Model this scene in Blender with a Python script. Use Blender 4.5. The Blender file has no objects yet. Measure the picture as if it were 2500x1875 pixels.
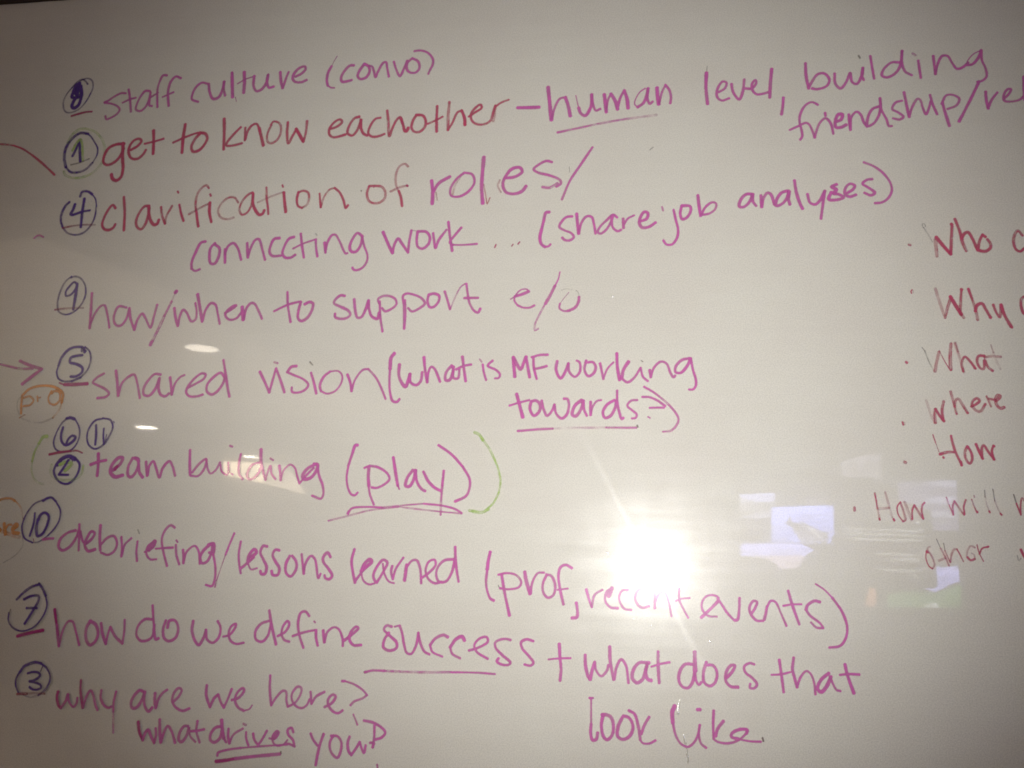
import bpy, math, random
from mathutils import Vector, Matrix

# ------------------------------------------------------------------ camera, world, lamps, exposure
scn = bpy.context.scene
C = scn.collection
CAM_MATRIX = [[0.988247, -0.000589, 0.152865, 0.0], [0.149562, -0.203073, -0.967674, -1.05], [0.031613, 0.979163, -0.200598, 1.45], [0, 0, 0, 1]]
cam_data = bpy.data.cameras.new("camera")
cam = bpy.data.objects.new("camera", cam_data); C.objects.link(cam)
cam.matrix_world = Matrix(CAM_MATRIX)
cam_data.sensor_fit = 'HORIZONTAL'; cam_data.sensor_width = 4.8; cam_data.lens = 4.8*2161/2500
cam_data.clip_start = 0.01; cam_data.clip_end = 60
scn.camera = cam
scn.render.engine = 'CYCLES'
scn.cycles.use_denoising = True
scn.cycles.denoiser = 'OPENIMAGEDENOISE'; scn.cycles.denoising_input_passes = 'RGB_ALBEDO_NORMAL'; scn.cycles.denoising_prefilter = 'ACCURATE'
scn.cycles.filter_width = 1.8
scn.cycles.use_adaptive_sampling = False
scn.cycles.max_bounces = 6; scn.cycles.transparent_max_bounces = 24
scn.cycles.sample_clamp_indirect = 3.0
scn.view_settings.view_transform = 'Standard'; scn.view_settings.look = 'None'
scn.view_settings.exposure = 0; scn.view_settings.gamma = 1; scn.view_settings.use_curve_mapping = False

world = bpy.data.worlds.new("World"); scn.world = world; world.use_nodes = True
bg = world.node_tree.nodes['Background']
bg.inputs[0].default_value = (1.0, .80, .62, 1); bg.inputs[1].default_value = .068

# the phone's own flash, a thumb's width from its lens
fl = bpy.data.lights.new("phone_flash", 'SPOT')
fl.energy = 37.5; fl.color = (1.0, .985, .945); fl.shadow_soft_size = .0035
fl.spot_size = math.radians(77); fl.spot_blend = 1.0
flo = bpy.data.objects.new("phone_flash", fl); C.objects.link(flo)
flo.matrix_world = Matrix(CAM_MATRIX)
flo.rotation_euler = (Vector((-.10, 0, 1.70)) - Vector((.008, -1.045, 1.452))).to_track_quat('-Z', 'Y').to_euler()
flo.location = (.008, -1.045, 1.452)

# added upward fill lamp, no fixture there, brightens the ceiling behind the photographer
cl = bpy.data.lights.new("ceiling_fill", 'AREA'); cl.shape = 'RECTANGLE'; cl.size = 5.0; cl.size_y = 5.0; cl.energy = 115; cl.color = (1.0, .86, .70)
clo = bpy.data.objects.new("ceiling_fill", cl); C.objects.link(clo); clo.location = (-4.3, -4.0, 2.25); clo.rotation_euler = (math.pi, 0, 0)

# ------------------------------------------------------------------ helpers
def link(name, me, mat=None, parent=None):
    o = bpy.data.objects.new(name, me); C.objects.link(o)
    if mat: me.materials.append(mat)
    if parent: o.parent = parent
    return o
def tag(o, label=None, cat=None, group=None, kind=None):
    for k, v in (('label', label), ('category', cat), ('group', group), ('kind', kind)):
        if v: o[k] = v
    return o
def empty(name, loc=(0, 0, 0)):
    o = bpy.data.objects.new(name, None); C.objects.link(o); o.location = loc; o.empty_display_size = .05
    return o
def boxmesh(name, boxes):
    v, f = [], []
    for (x0, x1, y0, y1, z0, z1) in boxes:
        b = len(v)
        v += [(x0,y0,z0),(x1,y0,z0),(x1,y1,z0),(x0,y1,z0),(x0,y0,z1),(x1,y0,z1),(x1,y1,z1),(x0,y1,z1)]
        f += [tuple(b+i for i in q) for q in ((0,3,2,1),(4,5,6,7),(0,1,5,4),(1,2,6,5),(2,3,7,6),(3,0,4,7))]
    me = bpy.data.meshes.new(name); me.from_pydata(v, [], f); me.update(); return me
def bevel(o, w, seg=2):
    m = o.modifiers.new("bevel", 'BEVEL'); m.width = w; m.segments = seg
def polymesh(name, pts, y0, y1):
    "upright plate: outline in x,z between depths y0 and y1"
    n = len(pts)
    v = [(x, y0, z) for x, z in pts] + [(x, y1, z) for x, z in pts]
    f = [tuple(range(n)), tuple(range(2*n-1, n-1, -1))] + [(i, i+n, (i+1) % n+n, (i+1) % n) for i in range(n)]
    me = bpy.data.meshes.new(name); me.from_pydata(v, [], f); me.update(); return me

# ------------------------------------------------------------------ materials
class NT:
    def __init__(s, name):
        s.m = bpy.data.materials.new(name); s.m.use_nodes = True
        s.t = s.m.node_tree; s.t.nodes.clear(); s.out = s.n('ShaderNodeOutputMaterial')
    def n(s, typ, **kw):
        nd = s.t.nodes.new(typ)
        for k, v in kw.items():
            if k.startswith('i_'): nd.inputs[int(k[2:]) if k[2:].isdigit() else k[2:]].default_value = v
            else: setattr(nd, k, v)
        return nd
    def l(s, a, b): s.t.links.new(a, b)
    def math(s, op, a, b=None, clamp=False):
        nd = s.n('ShaderNodeMath', operation=op, use_clamp=clamp)
        for i, q in enumerate((a, b)):
            if q is None: continue
            if isinstance(q, (int, float)): nd.inputs[i].default_value = q
            else: s.l(q, nd.inputs[i])
        return nd.outputs[0]
    def mix(s, fac, a, b):
        nd = s.n('ShaderNodeMixShader')
        if isinstance(fac, float): nd.inputs[0].default_value = fac
        else: s.l(fac, nd.inputs[0])
        s.l(a, nd.inputs[1]); s.l(b, nd.inputs[2]); return nd.outputs[0]

def gloss_over(k, diffuse):
    "lacquered board face: clear gloss, worn wiped haze and lens bloom imitated by broad lobes over the colour below"
    geo = k.n('ShaderNodeNewGeometry')
    n1 = k.n('ShaderNodeTexNoise'); n1.inputs['Scale'].default_value = 26; n1.inputs['Detail'].default_value = 6
    n1.inputs['Roughness'].default_value = .7
    k.l(geo.outputs['Position'], n1.inputs['Vector'])
    mp = k.n('ShaderNodeMapping'); mp.inputs['Rotation'].default_value = (0, math.radians(62), 0); mp.inputs['Scale'].default_value = (7, 1, 90)
    k.l(geo.outputs['Position'], mp.inputs['Vector'])
    n2 = k.n('ShaderNodeTexNoise'); n2.inputs['Scale'].default_value = 1; n2.inputs['Detail'].default_value = 5
    k.l(mp.outputs[0], n2.inputs['Vector'])
    smear = k.math('MULTIPLY', n1.outputs['Fac'], n2.outputs['Fac'])
    haze_fac = k.math('MULTIPLY_ADD', smear, 1.5, True); haze_fac.node.inputs[2].default_value = .03
    haze_fac.node.use_clamp = True
    sharp = k.n('ShaderNodeBsdfAnisotropic'); sharp.inputs['Roughness'].default_value = .02
    haze = k.n('ShaderNodeBsdfAnisotropic'); haze.inputs['Roughness'].default_value = .30
    for s_ in (sharp, haze): s_.inputs['Color'].default_value = (1, 1, 1, 1)
    mid = k.n('ShaderNodeBsdfAnisotropic'); mid.inputs['Roughness'].default_value = .14; mid.inputs['Color'].default_value = (1, 1, 1, 1)
    g = k.mix(haze_fac, k.mix(.30, sharp.outputs[0], mid.outputs[0]), haze.outputs[0])
    # anisotropic lobe put in to imitate the lens flare streak through the flash glare
    flare = k.n('ShaderNodeBsdfAnisotropic'); flare.inputs['Roughness'].default_value = .128; flare.inputs['Anisotropy'].default_value = .86
    tg = k.n('ShaderNodeCombineXYZ'); a = math.radians(FLARE_ANGLE)
    tg.inputs[0].default_value = math.cos(a); tg.inputs[2].default_value = math.sin(a)
    k.l(tg.outputs[0], flare.inputs['Tangent'])
    g = k.mix(FLARE_AMOUNT, g, flare.outputs[0])
    fr = k.n('ShaderNodeFresnel'); fr.inputs[0].default_value = 1.58
    return k.mix(fr.outputs[0], diffuse, g)
FLARE_ANGLE = 28; FLARE_AMOUNT = .009

def board_material():
    k = NT("lacquered_white_board")
    geo = k.n('ShaderNodeNewGeometry')
    n = k.n('ShaderNodeTexNoise'); n.inputs['Scale'].default_value = 5; n.inputs['Detail'].default_value = 8; n.inputs['Roughness'].default_value = .65
    k.l(geo.outputs['Position'], n.inputs['Vector'])
    ramp = k.n('ShaderNodeValToRGB'); e = ramp.color_ramp.elements
    e[0].position = .35; e[0].color = (.755, .728, .662, 1); e[1].position = .65; e[1].color = (.785, .77, .70, 1)
    k.l(n.outputs['Fac'], ramp.inputs[0])
    # ghosts of wiped-off ink: faint broad smudges
    mp = k.n('ShaderNodeMapping'); mp.inputs['Scale'].default_value = (4, 1, 9); mp.inputs['Rotation'].default_value = (0, .35, 0)
    k.l(geo.outputs['Position'], mp.inputs['Vector'])
    n2 = k.n('ShaderNodeTexNoise'); n2.inputs['Scale'].default_value = 1; n2.inputs['Detail'].default_value = 4
    k.l(mp.outputs[0], n2.inputs['Vector'])
    f = k.math('MULTIPLY_ADD', n2.outputs['Fac'], .9, True); f.node.inputs[2].default_value = -.45; f.node.use_clamp = True
    mx = k.n('ShaderNodeMix', data_type='RGBA'); k.l(f, mx.inputs[0]); k.l(ramp.outputs[0], mx.inputs[6])
    mx.inputs[7].default_value = (.71, .645, .60, 1)
    # fine grain of the enamel
    gr = k.n('ShaderNodeTexNoise'); gr.inputs['Scale'].default_value = 750; gr.inputs['Detail'].default_value = 1
    k.l(geo.outputs['Position'], gr.inputs['Vector'])
    gm = k.n('ShaderNodeMapRange'); gm.inputs[1].default_value = .3; gm.inputs[2].default_value = .7; gm.inputs[3].default_value = .88; gm.inputs[4].default_value = 1.12
    k.l(gr.outputs['Fac'], gm.inputs[0])
    mg = k.n('ShaderNodeVectorMath', operation='SCALE'); k.l(mx.outputs[2], mg.inputs[0]); k.l(gm.outputs[0], mg.inputs['Scale'])
    d = k.n('ShaderNodeBsdfDiffuse'); k.l(mg.outputs[0], d.inputs[0])
    k.l(gloss_over(k, d.outputs[0]), k.out.inputs[0]); return k.m

def ink_material(name, col):
    k = NT(name)
    uv = k.n('ShaderNodeUVMap'); sep = k.n('ShaderNodeSeparateXYZ'); k.l(uv.outputs[0], sep.inputs[0])
    at = k.n('ShaderNodeAttribute', attribute_name='ink')
    c = k.math('ABSOLUTE', k.math('SUBTRACT', k.math('MULTIPLY', sep.outputs[0], 2.0), 1.0))   # 0 mid stroke .. 1 edge
    geo = k.n('ShaderNodeNewGeometry')
    ne = k.n('ShaderNodeTexNoise'); ne.inputs['Scale'].default_value = 700; ne.inputs['Detail'].default_value = 2
    k.l(geo.outputs['Position'], ne.inputs['Vector'])
    mr = k.n('ShaderNodeMapRange', interpolation_type='SMOOTHSTEP')
    mr.inputs[1].default_value = 1.0; mr.inputs[2].default_value = .58
    k.l(k.math('ADD', c, k.math('MULTIPLY', k.math('SUBTRACT', ne.outputs['Fac'], .5), .35)), mr.inputs[0])
    # marker tip leaves lengthwise streaks and a slightly wetter rim
    mp = k.n('ShaderNodeMapping'); mp.inputs['Scale'].default_value = (5, 55, 1); k.l(uv.outputs[0], mp.inputs['Vector'])
    n = k.n('ShaderNodeTexNoise'); n.inputs['Scale'].default_value = 1; n.inputs['Detail'].default_value = 4
    k.l(mp.outputs[0], n.inputs['Vector'])
    n2 = k.n('ShaderNodeTexNoise'); n2.inputs['Scale'].default_value = 120; n2.inputs['Detail'].default_value = 3
    k.l(geo.outputs['Position'], n2.inputs['Vector'])
    s = k.math('ADD', k.math('MULTIPLY', n.outputs['Fac'], .5), k.math('MULTIPLY', n2.outputs['Fac'], .5))
    rim = k.math('MULTIPLY', k.math('MULTIPLY', c, c), .24)
    dens = k.math('ADD', k.math('ADD', k.math('MULTIPLY', k.math('SUBTRACT', s, .5), 1.25), rim), at.outputs['Fac'])
    alpha = k.math('MULTIPLY', dens, mr.outputs[0], True)
    alpha = k.math('MULTIPLY', alpha, k.math('GREATER_THAN', at.outputs['Fac'], .001))
    d = k.n('ShaderNodeBsdfDiffuse'); d.inputs[0].default_value = (*col, 1)
    tr = k.n('ShaderNodeBsdfTransparent')
    k.l(k.mix(alpha, tr.outputs[0], gloss_over(k, d.outputs[0])), k.out.inputs[0]); return k.m

def plain(name, col, rough=.5, metal=0, noise=.0, scale=30):
    k = NT(name); b = k.n('ShaderNodeBsdfPrincipled')
    b.inputs['Roughness'].default_value = rough; b.inputs['Metallic'].default_value = metal
    if noise:
        geo = k.n('ShaderNodeNewGeometry'); n = k.n('ShaderNodeTexNoise'); n.inputs['Scale'].default_value = scale; n.inputs['Detail'].default_value = 6
        k.l(geo.outputs['Position'], n.inputs['Vector'])
        r = k.n('ShaderNodeValToRGB'); r.color_ramp.elements[0].position = .3; r.color_ramp.elements[1].position = .7
        r.color_ramp.elements[0].color = (*[c*(1-noise) for c in col], 1); r.color_ramp.elements[1].color = (*[min(1, c*(1+noise)) for c in col], 1)
        k.l(n.outputs['Fac'], r.inputs[0]); k.l(r.outputs[0], b.inputs['Base Color'])
    else: b.inputs['Base Color'].default_value = (*col, 1)
    k.l(b.outputs[0], k.out.inputs[0]); return k.m

def glow(name, col, strength=1.0, col2=None, scale=6, stretch=(1, 1, 1)):
    "a lit picture on a display, or the face of a lamp"
    k = NT(name); e = k.n('ShaderNodeEmission'); e.inputs[1].default_value = strength
    if col2:
        geo = k.n('ShaderNodeNewGeometry'); mp = k.n('ShaderNodeMapping'); mp.inputs['Scale'].default_value = stretch
        k.l(geo.outputs['Position'], mp.inputs['Vector'])
        n = k.n('ShaderNodeTexNoise'); n.inputs['Scale'].default_value = scale; n.inputs['Detail'].default_value = 5
        k.l(mp.outputs[0], n.inputs['Vector'])
        r = k.n('ShaderNodeValToRGB'); r.color_ramp.elements[0].position = .38; r.color_ramp.elements[1].position = .62
        r.color_ramp.elements[0].color = (*col, 1); r.color_ramp.elements[1].color = (*col2, 1)
        k.l(n.outputs['Fac'], r.inputs[0]); k.l(r.outputs[0], e.inputs[0])
    else: e.inputs[0].default_value = (*col, 1)
    k.l(e.outputs[0], k.out.inputs[0]); return k.m

INK = {'M': ink_material("purple_magenta_ink", (.66, .135, .47)), 'D2': ink_material("wet_magenta_ink", (.50, .035, .26)),
       'R': ink_material("crimson_ink", (.58, .075, .17)), 'D': ink_material("dull_red_ink", (.46, .06, .17)),
       'P': ink_material("violet_ink", (.10, .04, .31)), 'G': ink_material("green_ink", (.50, .72, .20)),
       'O': ink_material("orange_ink", (.86, .36, .10)), 'K': ink_material("dried_grey_ink", (.22, .17, .15))}

# ------------------------------------------------------------------ the wall and the board
wall = tag(link('wall', boxmesh('wall', [(-2.6, 2.6, .03, .15, 0, 2.9)]), plain("dark_wall_paint", (.085, .06, .045), .7, 0, .12)), kind='structure')
board = tag(empty('whiteboard', (0, 0, 1.6)), 'glossy white board covered in pink and red handwriting with a flash glare', 'whiteboard')
def onboard(o): o.parent = board; o.matrix_parent_inverse = Matrix.Translation((0, 0, -1.6)); return o
BX0, BX1, BZ0, BZ1 = -1.55, 1.55, .80, 2.2455
face = onboard(link('writing_surface', boxmesh('writing_surface', [(BX0, BX1, 0, .012, BZ0, BZ1)]), board_material()))
rail = onboard(link('frame', boxmesh('frame', [(BX0-.03, BX1+.03, -.008, .028, BZ1+.0005, BZ1+.03), (BX0-.03, BX1+.03, -.008, .028, BZ0-.03, BZ0-.0005),
      (BX0-.03, BX0-.0005, -.008, .028, BZ0, BZ1), (BX1+.0005, BX1+.03, -.008, .028, BZ0, BZ1)]), plain("dark_bronze_frame", (.045, .03, .025), .45, .6)))

# ------------------------------------------------------------------ handwriting: strokes in tenths of a millimetre on the board (x right, z up from 1.6 m)
rng = random.Random(5)
def catmull(p, step):
    out = []
    n = len(p)
    for i in range(n-1):
        p0 = p[i-1] if i else (2*p[0][0]-p[1][0], 2*p[0][1]-p[1][1]); p1, p2 = p[i], p[i+1]
        p3 = p[i+2] if i+2 < n else (2*p2[0]-p1[0], 2*p2[1]-p1[1])
        d = math.hypot(p2[0]-p1[0], p2[1]-p1[1])
        def tj(a, b): return max(math.hypot(b[0]-a[0], b[1]-a[1]), 1e-6)**.5
        t0 = 0; t1 = t0+tj(p0, p1); t2 = t1+tj(p1, p2); t3 = t2+tj(p2, p3)
        m = max(2, int(d/step))
        for j in range(m):
            t = t1+(t2-t1)*j/m
            def lp(a, b, ta, tb): return tuple((tb-t)/(tb-ta)*a[q]+(t-ta)/(tb-ta)*b[q] for q in (0, 1))
            a1 = lp(p0, p1, t0, t1); a2 = lp(p1, p2, t1, t2); a3 = lp(p2, p3, t2, t3)
            b1 = lp(a1, a2, t0, t2); b2 = lp(a2, a3, t1, t3)
            out.append(lp(b1, b2, t1, t2))
    out.append(p[-1]); return out

def strokes_mesh(name, strokes, y0):
    verts, faces, uvs, ink, mats, fm = [], [], [], [], [], []
    y = y0
    for (w, a0, a1, col, pts) in strokes:
        if col not in mats: mats.append(col)
        mi = mats.index(col)
        p = catmull(pts, 1.1e-3)
        L = [0.0]
        for i in range(1, len(p)): L.append(L[-1]+math.hypot(p[i][0]-p[i-1][0], p[i][1]-p[i-1][1]))
        tot = L[-1]; r = w/2
        # round ends: extra rows just beyond the first and last point
        cap = [r*q for q in (1.0, .93, .78, .55, .28)]
        d0 = ((p[0][0]-p[1][0])/max(L[1], 1e-9), (p[0][1]-p[1][1])/max(L[1], 1e-9))
        de = max(L[-1]-L[-2], 1e-9); d1 = ((p[-1][0]-p[-2][0])/de, (p[-1][1]-p[-2][1])/de)
        rows = [(p[0][0]+d0[0]*c*.8, p[0][1]+d0[1]*c*.8, -c*.8, math.sqrt(max(0, 1-(c/r)**2))) for c in cap]
        rows += [(q[0], q[1], l, 1.0) for q, l in zip(p, L)]
        rows += [(p[-1][0]+d1[0]*c*.8, p[-1][1]+d1[1]*c*.8, tot+c*.8, math.sqrt(max(0, 1-(c/r)**2))) for c in reversed(cap)]
        ph = [rng.uniform(0, 6.28) for _ in range(4)]
        v_off = rng.uniform(0, 40)
        base = len(verts); n = len(rows)
        for i, (x, z, l, wf) in enumerate(rows):
            a = rows[max(0, i-1)]; b = rows[min(n-1, i+1)]
            tx, tz = b[0]-a[0], b[1]-a[1]; tl = math.hypot(tx, tz) or 1e-9
            nx, nz = -tz/tl, tx/tl
            wob = 1+.05*math.sin(l*210+ph[0])+.045*math.sin(l*97+ph[1])
            hw = r*wob*wf*1.06
            t = min(1, max(0, l/tot)) if tot else 0
            den = .88*(a0+(a1-a0)*t)+.07*math.sin(l*60+ph[2])+.05*math.sin(l*150+ph[3])
            e = min(l, tot-l)
            if tot > 3*w: den += .10*math.exp(-max(0, e)/(.55*w))
            den = max(.02, min(1.0, den))
            for u, sg in ((0.0, -1), (.5, 0), (1.0, 1)):
                verts.append((x+nx*hw*sg, y, z+nz*hw*sg)); uvs.append((u, (l+v_off))); ink.append(den)
            y -= 2.2e-7
        for i in range(n-1):
            for q in (0, 1):
                k = base+i*3+q
                faces.append((k, k+3, k+4, k+1)); fm.append(mi)
        y -= 9e-6
    me = bpy.data.meshes.new(name); me.from_pydata(verts, [], faces)
    for c in mats: me.materials.append(INK[c])
    me.polygons.foreach_set('material_index', fm)
    ul = me.uv_layers.new(name='UVMap')
    for lp_ in me.loops: ul.data[lp_.index].uv = uvs[lp_.vertex_index]
    at = me.attributes.new('ink', 'FLOAT', 'POINT'); at.data.foreach_set('value', ink)
    me.update(); return me

def parse(block, dw, dc):
    out = []
    for ln in block.strip().split('\n'):
        head, pts = ln.split(':'); hp = head.split('|'); col = hp[1] if len(hp) > 1 else dc
        w, a = hp[0].split(','); a = a.split('>')
        v = [int(q) for q in pts.split()]
        P = [(v[i]*1e-4, 1.6+v[i+1]*1e-4) for i in range(0, len(v), 2)]
        out.append((int(w)*1e-4, float(a[0]), float(a[-1]), col, P))
    return out

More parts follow.
